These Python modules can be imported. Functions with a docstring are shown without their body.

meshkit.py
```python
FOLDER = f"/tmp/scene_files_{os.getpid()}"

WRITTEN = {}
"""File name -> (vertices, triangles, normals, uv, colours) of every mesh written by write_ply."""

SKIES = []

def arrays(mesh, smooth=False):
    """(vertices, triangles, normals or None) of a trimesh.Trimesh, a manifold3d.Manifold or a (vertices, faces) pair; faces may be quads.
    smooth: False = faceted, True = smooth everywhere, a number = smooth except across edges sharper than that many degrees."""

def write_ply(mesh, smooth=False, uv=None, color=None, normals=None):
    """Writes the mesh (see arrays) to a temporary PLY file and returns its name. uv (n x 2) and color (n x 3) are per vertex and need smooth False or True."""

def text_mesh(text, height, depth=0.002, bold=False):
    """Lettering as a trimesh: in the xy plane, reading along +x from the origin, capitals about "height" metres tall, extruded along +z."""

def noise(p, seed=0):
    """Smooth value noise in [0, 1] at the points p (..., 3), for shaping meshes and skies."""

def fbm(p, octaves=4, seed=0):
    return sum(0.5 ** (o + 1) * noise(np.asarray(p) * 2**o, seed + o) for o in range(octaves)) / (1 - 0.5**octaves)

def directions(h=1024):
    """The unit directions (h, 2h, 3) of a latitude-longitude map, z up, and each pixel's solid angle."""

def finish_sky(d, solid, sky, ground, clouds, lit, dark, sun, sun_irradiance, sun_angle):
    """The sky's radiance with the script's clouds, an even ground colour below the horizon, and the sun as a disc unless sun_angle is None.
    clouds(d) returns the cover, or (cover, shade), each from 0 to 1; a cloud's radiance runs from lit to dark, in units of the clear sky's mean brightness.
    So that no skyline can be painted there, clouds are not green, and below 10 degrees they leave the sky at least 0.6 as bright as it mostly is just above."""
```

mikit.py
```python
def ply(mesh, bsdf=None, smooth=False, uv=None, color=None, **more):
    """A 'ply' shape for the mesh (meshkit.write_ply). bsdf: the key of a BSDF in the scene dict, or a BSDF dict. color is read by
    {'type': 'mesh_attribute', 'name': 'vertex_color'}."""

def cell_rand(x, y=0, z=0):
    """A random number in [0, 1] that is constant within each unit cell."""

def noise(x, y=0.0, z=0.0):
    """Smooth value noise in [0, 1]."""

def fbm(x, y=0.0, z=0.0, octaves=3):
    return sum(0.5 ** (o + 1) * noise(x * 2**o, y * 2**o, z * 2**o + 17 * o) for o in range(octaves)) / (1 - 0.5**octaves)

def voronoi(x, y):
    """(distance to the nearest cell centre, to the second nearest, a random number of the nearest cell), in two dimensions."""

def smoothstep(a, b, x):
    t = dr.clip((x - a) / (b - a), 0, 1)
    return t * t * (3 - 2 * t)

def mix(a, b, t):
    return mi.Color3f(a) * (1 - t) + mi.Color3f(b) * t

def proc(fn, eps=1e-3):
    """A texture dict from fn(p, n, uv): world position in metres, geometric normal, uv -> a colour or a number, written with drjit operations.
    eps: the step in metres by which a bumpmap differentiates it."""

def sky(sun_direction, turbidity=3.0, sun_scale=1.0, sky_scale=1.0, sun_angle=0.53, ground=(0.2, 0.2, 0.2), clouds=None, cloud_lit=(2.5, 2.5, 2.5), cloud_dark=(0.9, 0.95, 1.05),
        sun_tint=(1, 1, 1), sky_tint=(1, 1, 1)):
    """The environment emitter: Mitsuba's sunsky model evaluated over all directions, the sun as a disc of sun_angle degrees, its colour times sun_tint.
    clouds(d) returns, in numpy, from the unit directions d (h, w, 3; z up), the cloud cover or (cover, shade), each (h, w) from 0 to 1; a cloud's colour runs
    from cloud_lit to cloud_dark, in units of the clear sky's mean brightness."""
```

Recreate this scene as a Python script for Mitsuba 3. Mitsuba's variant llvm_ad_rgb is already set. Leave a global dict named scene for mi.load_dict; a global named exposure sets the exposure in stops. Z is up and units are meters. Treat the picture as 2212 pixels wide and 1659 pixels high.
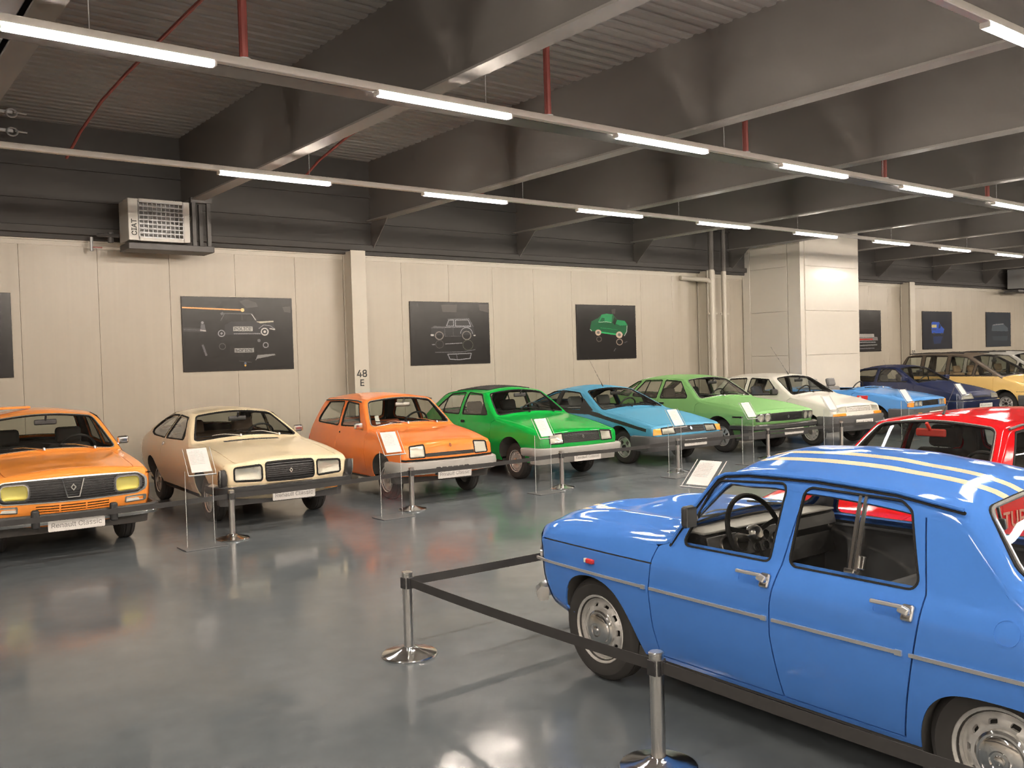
import math, random
import numpy as np, trimesh, shapely, drjit as dr
import mitsuba as mi
import mikit, meshkit
from mikit import noise, fbm, smoothstep, mix
from shapely.geometry import Polygon, LineString, Point, box as sbox, MultiPolygon
from shapely import affinity
from scipy.interpolate import PchipInterpolator
T4 = mi.ScalarTransform4f
scene, labels = {'type': 'scene'}, {}
rng = np.random.default_rng(7)

# ------------------------------------------------------------------ camera
CAM_H = 1.88
_y, _p, _r = 0.66071721, -0.02720521, -0.02872223
_f = np.array([math.sin(_y) * math.cos(_p), math.cos(_y) * math.cos(_p), math.sin(_p)])
_rt = np.array([math.cos(_y), -math.sin(_y), 0.0]); _up = np.cross(_rt, _f)
_cup = math.cos(_r) * _up - math.sin(_r) * _rt
scene['camera'] = {'type': 'perspective', 'fov': 2 * math.degrees(math.atan(1106 / 1959.6)), 'fov_axis': 'x', 'near_clip': 0.05, 'far_clip': 200.0,
                   'to_world': T4().look_at(origin=[0, 0, CAM_H], target=[float(_f[0]), float(_f[1]), float(CAM_H + _f[2])], up=[float(x) for x in _cup])}
# ------------------------------------------------------------------ light: every lamp of the hall is an LED module in a hanging track
exposure = 1.65
LED_RGB = [66.0, 58.0, 49.5]
LED_Z, LED_LEN, LED_STEP, LED_X0 = 4.3, 1.48, 2.965, 4.12
TRACK_Y = [-4.7, -0.8, 3.2, 7.13, 11.05]

# ------------------------------------------------------------------ materials
def mat(name, **d):
    scene[name] = d
    return name
def rgb(c): return {'type': 'rgb', 'value': [float(x) for x in c]}
def two(name, d):
    scene[name] = {'type': 'twosided', 'bsdf': d}
    return name
def srgb(h):
    c = [int(h[i:i + 2], 16) / 255 for i in (0, 2, 4)]
    return [x / 12.92 if x <= .04045 else ((x + .055) / 1.055) ** 2.4 for x in c]
def paint(name, c, alpha=0.018):
    return two(name, {'type': 'roughplastic', 'diffuse_reflectance': rgb(c), 'alpha': alpha, 'nonlinear': False, 'int_ior': 1.5})
def prin(name, c, rough=.5, metal=0.0, spec=.5, **k):
    return two(name, {'type': 'principled', 'base_color': rgb(c) if not isinstance(c, dict) else c, 'roughness': rough, 'metallic': metal, 'specular': spec, **k})
prin('chrome', (.78, .77, .75), .12, 1.0)
prin('steel', (.72, .70, .67), .2, 1.0)
prin('silver_paint', (.60, .59, .57), .35, .55)
prin('aluminium', (.70, .69, .67), .38, .8)
prin('tyre_rubber', (.022, .021, .020), .72)
prin('black_plastic', (.022, .022, .023), .45)
prin('black_trim', (.010, .010, .010), .7, spec=.25)
prin('underseal', (.055, .053, .050), .85)
prin('cast_iron', (.13, .125, .12), .6)
prin('duct_metal', (.30, .30, .30), .5, .5)
prin('grey_plastic', (.33, .32, .30), .5)
prin('dark_grey_plastic', (.07, .07, .072), .5)
prin('white_plastic', (.78, .77, .74), .4)
prin('black_fabric', (.022, .021, .021), .9)
prin('brown_fabric', (.085, .055, .04), .9)
prin('tan_fabric', (.30, .20, .12), .9)
prin('grey_fabric', (.14, .14, .14), .9)
prin('blue_fabric', (.03, .05, .09), .9)
prin('red_trim', (.42, .03, .02), .45)
prin('orange_fabric', (.30, .07, .025), .85)
prin('lens_orange', (.85, .27, .02), .15, clearcoat=1.0)
prin('lens_red', (.55, .03, .03), .15, clearcoat=1.0)
prin('lens_white', (.75, .74, .68), .15, clearcoat=1.0)
def flutes(p, n, uv): return .0012 * dr.sin(p.x * 2 * math.pi / .022) * dr.sin(p.z * 2 * math.pi / .05)
def fluted(name, c, rough, metal): return two(name, {'type': 'bumpmap', 'arbitrary': mikit.proc(flutes), 'scale': 1.0, 'bsdf': {'type': 'principled', 'base_color': rgb(c), 'roughness': rough, 'metallic': metal, 'specular': .5}})
fluted('reflector', (.84, .83, .77), .2, .7); fluted('reflector_yellow', (.84, .76, .22), .25, .4)
prin('bright_trim', (.82, .81, .79), .22, .8)
prin('mirror_glass', (.8, .8, .8), .03, 1.0)
prin('plate_white', (.66, .64, .615), .35)
prin('plate_grey_text', (.20, .19, .18), .6)
prin('paper_white', (.68, .65, .63), .6)
prin('paper_text', (.45, .42, .41), .7)
scene['glass'] = {'type': 'thindielectric', 'int_ior': 1.5, 'specular_transmittance': rgb((.80, .83, .79)), 'specular_reflectance': rgb((1, 1, 1))}
scene['clear_glass'] = {'type': 'thindielectric', 'int_ior': 1.5, 'specular_transmittance': rgb((.95, .96, .94))}
scene['dark_glass'] = {'type': 'thindielectric', 'int_ior': 1.5, 'specular_transmittance': rgb((.62, .66, .62)), 'specular_reflectance': rgb((1, 1, 1))}
scene['lamp_glass'] = {'type': 'thindielectric', 'int_ior': 1.5, 'specular_transmittance': rgb((.9, .9, .86))}
scene['acrylic'] = {'type': 'thindielectric', 'int_ior': 1.49, 'specular_transmittance': rgb((.93, .94, .94))}
paint('paint_royal_blue', srgb('477ac9'), .015)
paint('paint_stripe_cream', srgb('efdcc0'))

# ------------------------------------------------------------------ entries
_NEXT = {}
def newkey(key):
    """the next free key of that kind"""
    n = _NEXT.get(key, -1) + 1
    _NEXT[key] = n
    return key if n == 0 else f'{key}_{n:03d}'
def thing(name, label, cat, group=None):
    k = newkey(name)
    labels[k] = {'label': label, 'category': cat}
    if group: labels[k]['group'] = group
    return k
class PM:
    """vertices, faces, normals"""
    def __init__(s, v, f, n): s.v, s.f, s.n = v, f, n
    def mirror(s):
        m = np.array([1, -1, 1.0])
        return PM(s.v * m, s.f[:, ::-1], s.n * m)
    def move(s, d): return PM(s.v + np.asarray(d, float), s.f, s.n)
def as_pm(m, smooth=35):
    if isinstance(m, PM): return m
    v, f, n = meshkit.arrays(m, smooth)
    if n is None:
        t = trimesh.Trimesh(v, f, process=False); v = v[f].reshape(-1, 3); n = np.repeat(t.face_normals, 3, 0); f = np.arange(len(v)).reshape(-1, 3)
        if len(n) != len(v): n = np.zeros_like(v); n[:, 2] = 1
    return PM(v, f, n)
def pjoin(ms, smooth=35):
    ms = [as_pm(m, smooth) for m in ms if m is not None]
    if not ms: return None
    o, vs, fs, ns = 0, [], [], []
    for m in ms:
        vs.append(m.v); fs.append(m.f + o); ns.append(m.n); o += len(m.v)
    return PM(np.vstack(vs), np.vstack(fs), np.vstack(ns))
def shape(m, bsdf, to_world=None, smooth=35):
    m = as_pm(m, smooth)
    d = {'type': 'ply', 'filename': meshkit.write_ply((m.v, m.f), False, None, None, normals=m.n), 'face_normals': False,
         'bsdf': {'type': 'ref', 'id': bsdf}}
    if to_world is not None: d['to_world'] = T4(to_world)
    return d
def part(parent, name, m, bsdf, to_world=None, smooth=35, label=None, **lab):
    if m is None: return None
    k = newkey(f'{parent}__{name}')
    scene[k] = m if isinstance(m, dict) else shape(m, bsdf, to_world, smooth)
    if label or lab: labels[k] = ({'label': label} if label else {}) | lab
    return k
def whole(name, m, bsdf, label, cat, group=None, kind=None, to_world=None, smooth=35):
    k = newkey(name)
    scene[k] = shape(m, bsdf, to_world, smooth)
    labels[k] = {'label': label} if label else {}
    if cat: labels[k]['category'] = cat
    if group: labels[k]['group'] = group
    if kind: labels[k]['kind'] = kind
    return k
def struct(name, m, bsdf, smooth=35, label=None):
    scene[name] = shape(m, bsdf, None, smooth)
    labels[name] = {'kind': 'structure'} | ({'label': label} if label else {})
    return name
def rigid(x, y, z=0.0, yaw=0.0):
    c, s = math.cos(yaw), math.sin(yaw)
    return np.array([[c, -s, 0, x], [s, c, 0, y], [0, 0, 1, z], [0, 0, 0, 1.0]])

def place2(m, M):
    m = as_pm(m); M = np.asarray(M)
    return PM(m.v @ M[:3, :3].T + M[:3, 3], m.f, m.n @ M[:3, :3].T)
def pjoin2(ms): return trimesh.util.concatenate(ms)
# ------------------------------------------------------------------ plain meshes
def cbox(c, s, b=0.0):
    """box with chamfered edges, centre c, size s"""
    c, h = np.asarray(c, float), np.asarray(s, float) / 2
    if b <= 0:
        return trimesh.creation.box(np.asarray(s, float), trimesh.transformations.translation_matrix(c))
    b = min(b, h.min() * .9)
    p = []
    for i in np.ndindex(2, 2, 2):
        g = np.array(i) * 2 - 1
        for k in range(3):
            q = h - b; q[k] = h[k]
            p.append(g * q)
    m = trimesh.convex.convex_hull(np.array(p)); m.apply_translation(c)
    return m
_SPH = trimesh.creation.icosphere(1).vertices
def rbox(c, s, r):
    """box with rounded edges"""
    c, h = np.asarray(c, float), np.asarray(s, float) / 2
    r = min(r, h.min() * .99)
    p = np.vstack([(np.array(i) * 2 - 1) * (h - r) + _SPH * r for i in np.ndindex(2, 2, 2)])
    m = trimesh.convex.convex_hull(p); m.apply_translation(c)
    return m
def bar(a, b, w, h=None, up=(0, 0, 1), bev=0.0):
    """straight bar of section w x h from a to b"""
    a, b = np.asarray(a, float), np.asarray(b, float)
    h = h or w
    d = b - a; L = np.linalg.norm(d); d /= L
    up = np.asarray(up, float)
    if abs(d @ up) > .99: up = np.array([1.0, 0, 0])
    x = np.cross(up, d); x /= np.linalg.norm(x); z = np.cross(d, x)
    m = cbox((0, 0, 0), (w, L, h), bev)
    M = np.eye(4); M[:3, 0], M[:3, 1], M[:3, 2], M[:3, 3] = x, d, z, (a + b) / 2
    m.apply_transform(M)
    return m
def tube(path, r, n=10, closed=False):
    p = np.asarray(path, float)
    r = np.broadcast_to(np.asarray(r, float), (len(p),))
    t = np.gradient(p, axis=0) if not closed else (np.roll(p, -1, 0) - np.roll(p, 1, 0))
    t /= np.linalg.norm(t, axis=1, keepdims=True) + 1e-12
    u = np.cross(t[0], [0, 0, 1.0]) if abs(t[0][2]) < .9 else np.cross(t[0], [1.0, 0, 0])
    u /= np.linalg.norm(u)
    V = []
    for i in range(len(p)):
        u = u - (u @ t[i]) * t[i]; u /= np.linalg.norm(u); w = np.cross(t[i], u)
        a = np.arange(n) * 2 * np.pi / n
        V.append(p[i] + r[i] * (np.cos(a)[:, None] * u + np.sin(a)[:, None] * w))
    V = np.vstack(V); F = []
    m = len(p)
    for i in range(m if closed else m - 1):
        j = (i + 1) % m
        for k in range(n):
            a, b, c, d = i * n + k, i * n + (k + 1) % n, j * n + (k + 1) % n, j * n + k
            F += [[a, b, c], [a, c, d]]
    if not closed:
        V = np.vstack([V, p[:1], p[-1:]])
        for k in range(n):
            F += [[len(V) - 2, (k + 1) % n, k], [len(V) - 1, (m - 1) * n + k, (m - 1) * n + (k + 1) % n]]
    return trimesh.Trimesh(V, np.array(F), process=False)
def lathe(prof, n=32, axis='z'):
    """profile of (radius, height) turned about z, or about y (height along +y)"""
    p = np.asarray(prof, float); a = np.arange(n) * 2 * np.pi / n
    V = np.stack([p[:, None, 0] * np.cos(a), p[:, None, 0] * np.sin(a), np.repeat(p[:, 1:2], n, 1)], -1).reshape(-1, 3)
    F = []
    for i in range(len(p) - 1):
        k = np.arange(n); A, B, C, D = i * n + k, i * n + (k + 1) % n, (i + 1) * n + (k + 1) % n, (i + 1) * n + k
        F.append(np.stack([A, B, C], 1)); F.append(np.stack([A, C, D], 1))
    m = trimesh.Trimesh(V, np.vstack(F), process=False)
    m.update_faces(m.area_faces > 1e-12)
    if axis == 'y':
        m.vertices = m.vertices[:, [0, 2, 1]] * np.array([1, 1, 1.0]); m.faces = m.faces[:, ::-1]
    return m
def prism(pts, d):
    """2-D outline extruded by d along z"""
    g = pts if hasattr(pts, 'geoms') or isinstance(pts, Polygon) else Polygon(pts)
    g = g.buffer(0)
    return trimesh.util.concatenate([trimesh.creation.extrude_polygon(q, d, engine='earcut') for q in getattr(g, 'geoms', [g])])
def place(m, M):
    if isinstance(m, PM): return place2(m, M)
    m = m.copy(); m.apply_transform(np.asarray(M, float)); return m
def axes(o, x, y):
    """matrix with origin o, first axis x, second axis y"""
    x, y = np.asarray(x, float), np.asarray(y, float)
    x = x / np.linalg.norm(x); y = y - (y @ x) * x; y /= np.linalg.norm(y)
    M = np.eye(4); M[:3, 0], M[:3, 1], M[:3, 2], M[:3, 3] = x, y, np.cross(x, y), o
    return M

# ------------------------------------------------------------------ a sheet: a flat outline laid on a curved surface
def grid_tri(poly, cell):
    """triangulates the polygon on a grid: (points, faces)"""
    if poly is None or poly.is_empty: return None
    P, F, n = [], [], 0
    for g in getattr(poly, 'geoms', [poly]):
        if not isinstance(g, Polygon) or g.area < 1e-7: continue
        x0, y0, x1, y1 = g.bounds
        xs = np.linspace(x0, x1, max(2, int(math.ceil((x1 - x0) / cell)) + 1)); ys = np.linspace(y0, y1, max(2, int(math.ceil((y1 - y0) / cell)) + 1))
        X, Y = np.meshgrid(np.arange(len(xs) - 1), np.arange(len(ys) - 1), indexing='ij'); X, Y = X.ravel(), Y.ravel()
        b = shapely.box(xs[X], ys[Y], xs[X + 1], ys[Y + 1])
        shapely.prepare(g)
        inside = shapely.contains_properly(g, b)
        i = np.nonzero(inside)[0]
        if len(i):
            q = np.stack([np.stack([xs[X[i]], ys[Y[i]]], 1), np.stack([xs[X[i] + 1], ys[Y[i]]], 1), np.stack([xs[X[i] + 1], ys[Y[i] + 1]], 1), np.stack([xs[X[i]], ys[Y[i] + 1]], 1)], 1).reshape(-1, 2)
            k = n + np.arange(len(i)) * 4
            P.append(q); F.append(np.stack([k, k + 1, k + 2], 1)); F.append(np.stack([k, k + 2, k + 3], 1)); n += len(q)
        e = np.nonzero(~inside & shapely.intersects(g, b))[0]
        for piece in shapely.intersection(b[e], g):
            for h in getattr(piece, 'geoms', [piece]):
                if not isinstance(h, Polygon) or h.area < 1e-9: continue
                if len(h.interiors) == 0 and h.convex_hull.area - h.area < 1e-9:
                    q = np.array(h.exterior.coords)[:-1]
                    if not h.exterior.is_ccw: q = q[::-1]
                    f = np.stack([np.zeros(len(q) - 2, int), np.arange(1, len(q) - 1), np.arange(2, len(q))], 1)
                else:
                    q, f = trimesh.creation.triangulate_polygon(h, engine='earcut')
                    q = np.asarray(q); f = np.asarray(f)
                    if len(f) == 0: continue
                    c = (q[f[:, 1], 0] - q[f[:, 0], 0]) * (q[f[:, 2], 1] - q[f[:, 0], 1]) - (q[f[:, 1], 1] - q[f[:, 0], 1]) * (q[f[:, 2], 0] - q[f[:, 0], 0])
                    f = np.where(c[:, None] < 0, f[:, ::-1], f)
                P.append(q); F.append(f + n); n += len(q)
    if not P: return None
    P, F = np.vstack(P), np.vstack(F)
    _, first, inv = np.unique(np.round(P, 5), axis=0, return_index=True, return_inverse=True)
    P, F = P[first], inv.ravel()[F]
    F = F[(F[:, 0] != F[:, 1]) & (F[:, 1] != F[:, 2]) & (F[:, 0] != F[:, 2])]
    return P, F
def sheet(fn, poly, off=0.0, depth=0.0, cell=.045, flip=False, back=False, h=1e-3):
    """lays the outline on fn(a, b) -> points, raised by off along the normal, with edges of the given depth"""
    t = grid_tri(poly, cell)
    if t is None: return None
    P, F = t
    p = fn(P[:, 0], P[:, 1])
    du = fn(P[:, 0] + h, P[:, 1]) - fn(P[:, 0] - h, P[:, 1]); dv = fn(P[:, 0], P[:, 1] + h) - fn(P[:, 0], P[:, 1] - h)
    n = np.cross(du, dv); n /= np.linalg.norm(n, axis=1, keepdims=True) + 1e-15
    if flip: n = -n; F = F[:, ::-1]
    v = p + n * off
    out = [PM(v, F, n)]
    if depth > 0:
        e = np.sort(np.vstack([F[:, [0, 1]], F[:, [1, 2]], F[:, [2, 0]]]), 1); d = np.vstack([F[:, [0, 1]], F[:, [1, 2]], F[:, [2, 0]]])
        _, idx, cnt = np.unique(e, axis=0, return_index=True, return_counts=True)
        d = d[idx[cnt == 1]]
        a, b = v[d[:, 0]], v[d[:, 1]]
        a2, b2 = a - n[d[:, 0]] * depth, b - n[d[:, 1]] * depth
        q = np.stack([a, a2, b2, b], 1)
        fn_ = np.cross(q[:, 1] - q[:, 0], q[:, 3] - q[:, 0]); fn_ /= np.linalg.norm(fn_, axis=1, keepdims=True) + 1e-15
        k = np.arange(len(q)) * 4
        out.append(PM(q.reshape(-1, 3), np.vstack([np.stack([k, k + 1, k + 2], 1), np.stack([k, k + 2, k + 3], 1)]), np.repeat(fn_, 4, 0)))
        if back: out.append(PM(v - n * depth, F[:, ::-1], -n))
    return pjoin(out)
def rounded(pts, r):
    g = Polygon(pts) if not isinstance(pts, Polygon) else pts
    if not g.is_valid: g = g.buffer(0)
    return g.buffer(-r, join_style=2).buffer(r, quad_segs=5) if r > 0 else g
def rect(x0, y0, x1, y1, r=0.0): return rounded([(x0, y0), (x1, y0), (x1, y1), (x0, y1)], r)

# ------------------------------------------------------------------ cars: a side outline with bulge and edge radius, a cross-section and a plan taper make two sheets, the flank and the top
def smooth_poly(p, n=3):
    """rounds the corners of an outline, keeping its two lowest corners"""
    p = np.asarray(p, float)
    for _ in range(n):
        q = [p[0]]
        for a, b in zip(p, p[1:]): q += [.75 * a + .25 * b, .25 * a + .75 * b]
        p = np.array(q + [p[-1]])
    return Polygon(p)
CARS = {}
class Car:
    def __init__(s, label, pose, ua, wb, sil, sec, plan, bot, paint, name='car', cell=.05, hook=None, hump=None, grp=None, lift=0.0, paints=None):
        s.key = thing(name, label, 'car', grp)
        CARS[s.key], s.fholes, s.pm = s, [], paints or {}
        s.M, s.lift = rigid(pose[0], pose[1], lift, math.radians(pose[2])), lift
        s.ua, s.wb, s.paint, s.cell, s.hook, s.hump = ua, wb, paint, cell, hook, hump
        s.sec = PchipInterpolator(*np.array(sec, float).T); s.zr = (sec[0][0], sec[-1][0])
        s.plan = PchipInterpolator(*np.array(plan, float).T); s.ur = (plan[0][0], plan[-1][0])
        k = [(*q[:2], q[2] if len(q) > 2 else .03, q[3] if len(q) > 3 else None, q[4] if len(q) > 4 else None, q[5] if len(q) > 5 else None) for q in sil]
        pts, bul, rad, s.tag, cb, cr = [], [], [], {}, .03, .04
        tagi = {}
        for i, (u, z, c, b, r, t) in enumerate(k):
            cb, cr = cb if b is None else b, cr if r is None else r
            p = np.array([u, z])
            if 0 < i < len(k) - 1 and c > 0:
                a, d = np.array(k[i - 1][:2]) - p, np.array(k[i + 1][:2]) - p
                la, ld = np.linalg.norm(a), np.linalg.norm(d)
                A, D = p + a / la * min(c, la * .48), p + d / ld * min(c, ld * .48)
                for j, x in enumerate(np.linspace(0, 1, 9)):
                    if j == 4: tagi[t] = len(pts)
                    pts.append((1 - x) ** 2 * A + 2 * x * (1 - x) * p + x * x * D); bul.append(cb); rad.append(cr)
            else:
                tagi[t] = len(pts); pts.append(p); bul.append(cb); rad.append(cr)
        pts = np.array(pts); L = np.r_[0, np.cumsum(np.linalg.norm(np.diff(pts, axis=0), axis=1))]
        s.tag = {t: L[i] for t, i in tagi.items() if t}
        ss = np.unique(np.r_[np.arange(0, L[-1], .02), L])
        s.ss, s.end = ss, L[-1]
        s.eu, s.ez = np.interp(ss, L, pts[:, 0]), np.interp(ss, L, pts[:, 1])
        sm = lambda a, w: np.convolve(np.pad(a, w, mode='edge'), np.ones(2 * w + 1) / (2 * w + 1), 'valid')
        g = np.arange(0, L[-1] + 1e-9, .01)
        s.g = g
        gu, gz = np.interp(g, L, pts[:, 0]), np.interp(g, L, pts[:, 1])
        tu, tz = sm(np.gradient(gu), 3), sm(np.gradient(gz), 3); l = np.hypot(tu, tz)
        s.nu, s.nz = -tz / l, tu / l
        s.bb, s.rr = sm(np.interp(g, L, bul), 6), sm(np.interp(g, L, rad), 6)
        e = s.Ein(ss)
        poly = Polygon(np.vstack([np.array(e).T, np.array(bot, float)])).buffer(0)
        s.region = max(getattr(poly, 'geoms', [poly]), key=lambda q: q.area)
        i0 = int(np.argmax(s.eu < s.eu.min() + .001))
        s.s_nosetop = s.tag.get('hoodfront', s.tag.get('nosetop'))
    def E(s, q): return np.interp(q, s.ss, s.eu), np.interp(q, s.ss, s.ez)
    def Nr(s, q): return np.interp(q, s.g, s.nu), np.interp(q, s.g, s.nz)
    def Ein(s, q):
        u, z = s.E(q); n = s.Nr(q); r = np.interp(q, s.g, s.rr)
        return u - n[0] * r, z - n[1] * r
    def Y(s, u, z):
        y = s.sec(np.clip(z, *s.zr)) * s.plan(np.clip(u, *s.ur))
        return y + s.hook(u, z) if s.hook else y
    def S(s, u, z):
        u, z = np.asarray(u, float), np.asarray(z, float)
        return np.stack([s.ua - u, s.Y(u, z), z], -1)
    def T(s, q, w):
        q, w = np.asarray(q, float), np.asarray(w, float)
        a = np.abs(w); v = np.where(a <= .6, a / .6, 1 + (a - .6) / .06)
        eu, ez = s.E(q); n = s.Nr(q); r = np.interp(q, s.g, s.rr); b = np.interp(q, s.g, s.bb)
        iu, iz = eu - n[0] * r, ez - n[1] * r
        yc, yb = s.Y(eu, ez), s.Y(iu, iz)
        k = b * np.clip(1 - v * v, 0, 1) ** 1.3
        if s.hump: k = k + s.hump(q, v)
        t = np.clip(v - 1, 0, 1)
        y = np.where(v <= 1, (yc - r) * v, (1 - t) ** 2 * (yc - r) + 2 * t * (1 - t) * yc + t * t * yb)
        u = np.where(v <= 1, eu + n[0] * k, eu + t * t * (iu - eu)); z = np.where(v <= 1, ez + n[1] * k, ez + t * t * (iz - ez))
        return np.stack([s.ua - u, np.sign(w) * y, z], -1)
    def halfw(s, q):
        u, z = s.E(q); return s.Y(u, z) - np.interp(q, s.g, s.rr)
    # outline coordinates
    def s_nose(s, z):
        i = s.ss <= s.s_nosetop
        return np.interp(z, np.maximum.accumulate(s.ez[i]), s.ss[i])
    def s_tail(s, z):
        i = s.ss >= s.tag['tailtop']
        return np.interp(-np.asarray(z), np.maximum.accumulate(-s.ez[i]), s.ss[i])
    def s_top(s, u):
        i = (s.ss >= s.s_nosetop) & (s.ss <= s.tag['tailtop'])
        return np.interp(u, np.maximum.accumulate(s.eu[i]), s.ss[i])
    def _w(s, q, y):
        h = s.halfw(q); r = np.interp(q, s.g, s.rr); a = np.abs(y)
        return np.sign(y) * np.where(a <= h, a / h * .6, .6 + .06 * np.clip((a - h) / r, 0, 1))
    def _conv(s, poly, fs, swap=False):
        def f(c):
            c = np.asarray(c)[:, :2]
            y, x = (c[:, 1], c[:, 0]) if swap else (c[:, 0], c[:, 1])
            q = fs(x); return np.stack([q, s._w(q, y)], 1)
        poly = shapely.segmentize(poly, .03)
        g = shapely.transform(poly, f)
        return g.buffer(0)
    def nosep(s, pts, r=0.0): return s._conv(rounded(pts, r), s.s_nose)
    def tailp(s, pts, r=0.0): return s._conv(rounded(pts, r), s.s_tail)
    def hoodp(s, pts, r=0.0): return s._conv(rounded(pts, r), s.s_top, True)
    # adding parts
    def add(s, name, m, bsdf, parent=None, label=None, smooth=35):
        return part(parent or s.key, name, m, bsdf, s.M, smooth, label)
    def both(s, name, m, bsdf, parents=(None, None), label=None, smooth=35):
        m = as_pm(m, smooth)
        return s.add(name, m, bsdf, parents[0], label), s.add(name, m.mirror(), bsdf, parents[1], label)
    def side(s, poly, off=0., depth=0., cell=None, **k): return sheet(s.S, poly, off, depth, cell or s.cell, **k)
    def top(s, poly, off=0., depth=0., cell=None, **k): return sheet(s.T, poly, off, depth, cell or s.cell, flip=True, **k)
    def sframe(s, u, z, off=0.):
        o, a, b = s.S(u, z), s.S(u + .01, z), s.S(u, z + .01)
        M = axes(o, a - o, b - o); M[:3, 3] += M[:3, 2] * off; return M
    def tframe(s, q, w, off=0.):
        o, a, b = s.T(q, w), s.T(q, w + .01), s.T(q + .01, w)
        M = axes(o, a - o, b - o); M[:3, 3] += M[:3, 2] * off; return M
    def outline(s, z, u_end, n=26):
        q = float(s.s_nose(z)); w = np.linspace(0, .66, n)
        p = s.T(np.full(n, q), w)[:, :2]
        u0 = s.ua - p[-1, 0]
        u = np.arange(u0 + .04, u_end + .001, .05)
        if len(u): p = np.vstack([p, s.S(u, np.full(len(u), z))[:, :2]])
        return np.vstack([(p * [1, -1])[:0:-1], p])
    def wrap(s, z, u_end, prof, rear=False, smooth=40):
        """sweeps a closed profile of (outward, height) round the nose at height z, back to u_end on both flanks"""
        p = s.outline(z, u_end) if not rear else s.outline_tail(z, u_end)
        d = np.gradient(p, axis=0); d /= np.linalg.norm(d, axis=1, keepdims=True)
        nrm = np.stack([d[:, 1], -d[:, 0]], 1) if not rear else np.stack([-d[:, 1], d[:, 0]], 1)
        k = len(prof); prof = np.asarray(prof, float)
        V = np.concatenate([np.concatenate([p[:, None, :] + nrm[:, None, :] * prof[None, :, :1], np.broadcast_to(prof[None, :, 1:], (len(p), k, 1))], -1)]).reshape(-1, 3)
        F = []
        for i in range(len(p) - 1):
            for j in range(k):
                a, b, c, e = i * k + j, i * k + (j + 1) % k, (i + 1) * k + (j + 1) % k, (i + 1) * k + j
                F += [[a, b, c], [a, c, e]]
        for base, o in ((0, 1), ((len(p) - 1) * k, -1)):
            for j in range(1, k - 1): F.append([base, base + j + (o < 0), base + j + (o > 0)])
        m = trimesh.Trimesh(V, np.array(F), process=False)
        if m.volume < 0: m.invert()
        return m
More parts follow.
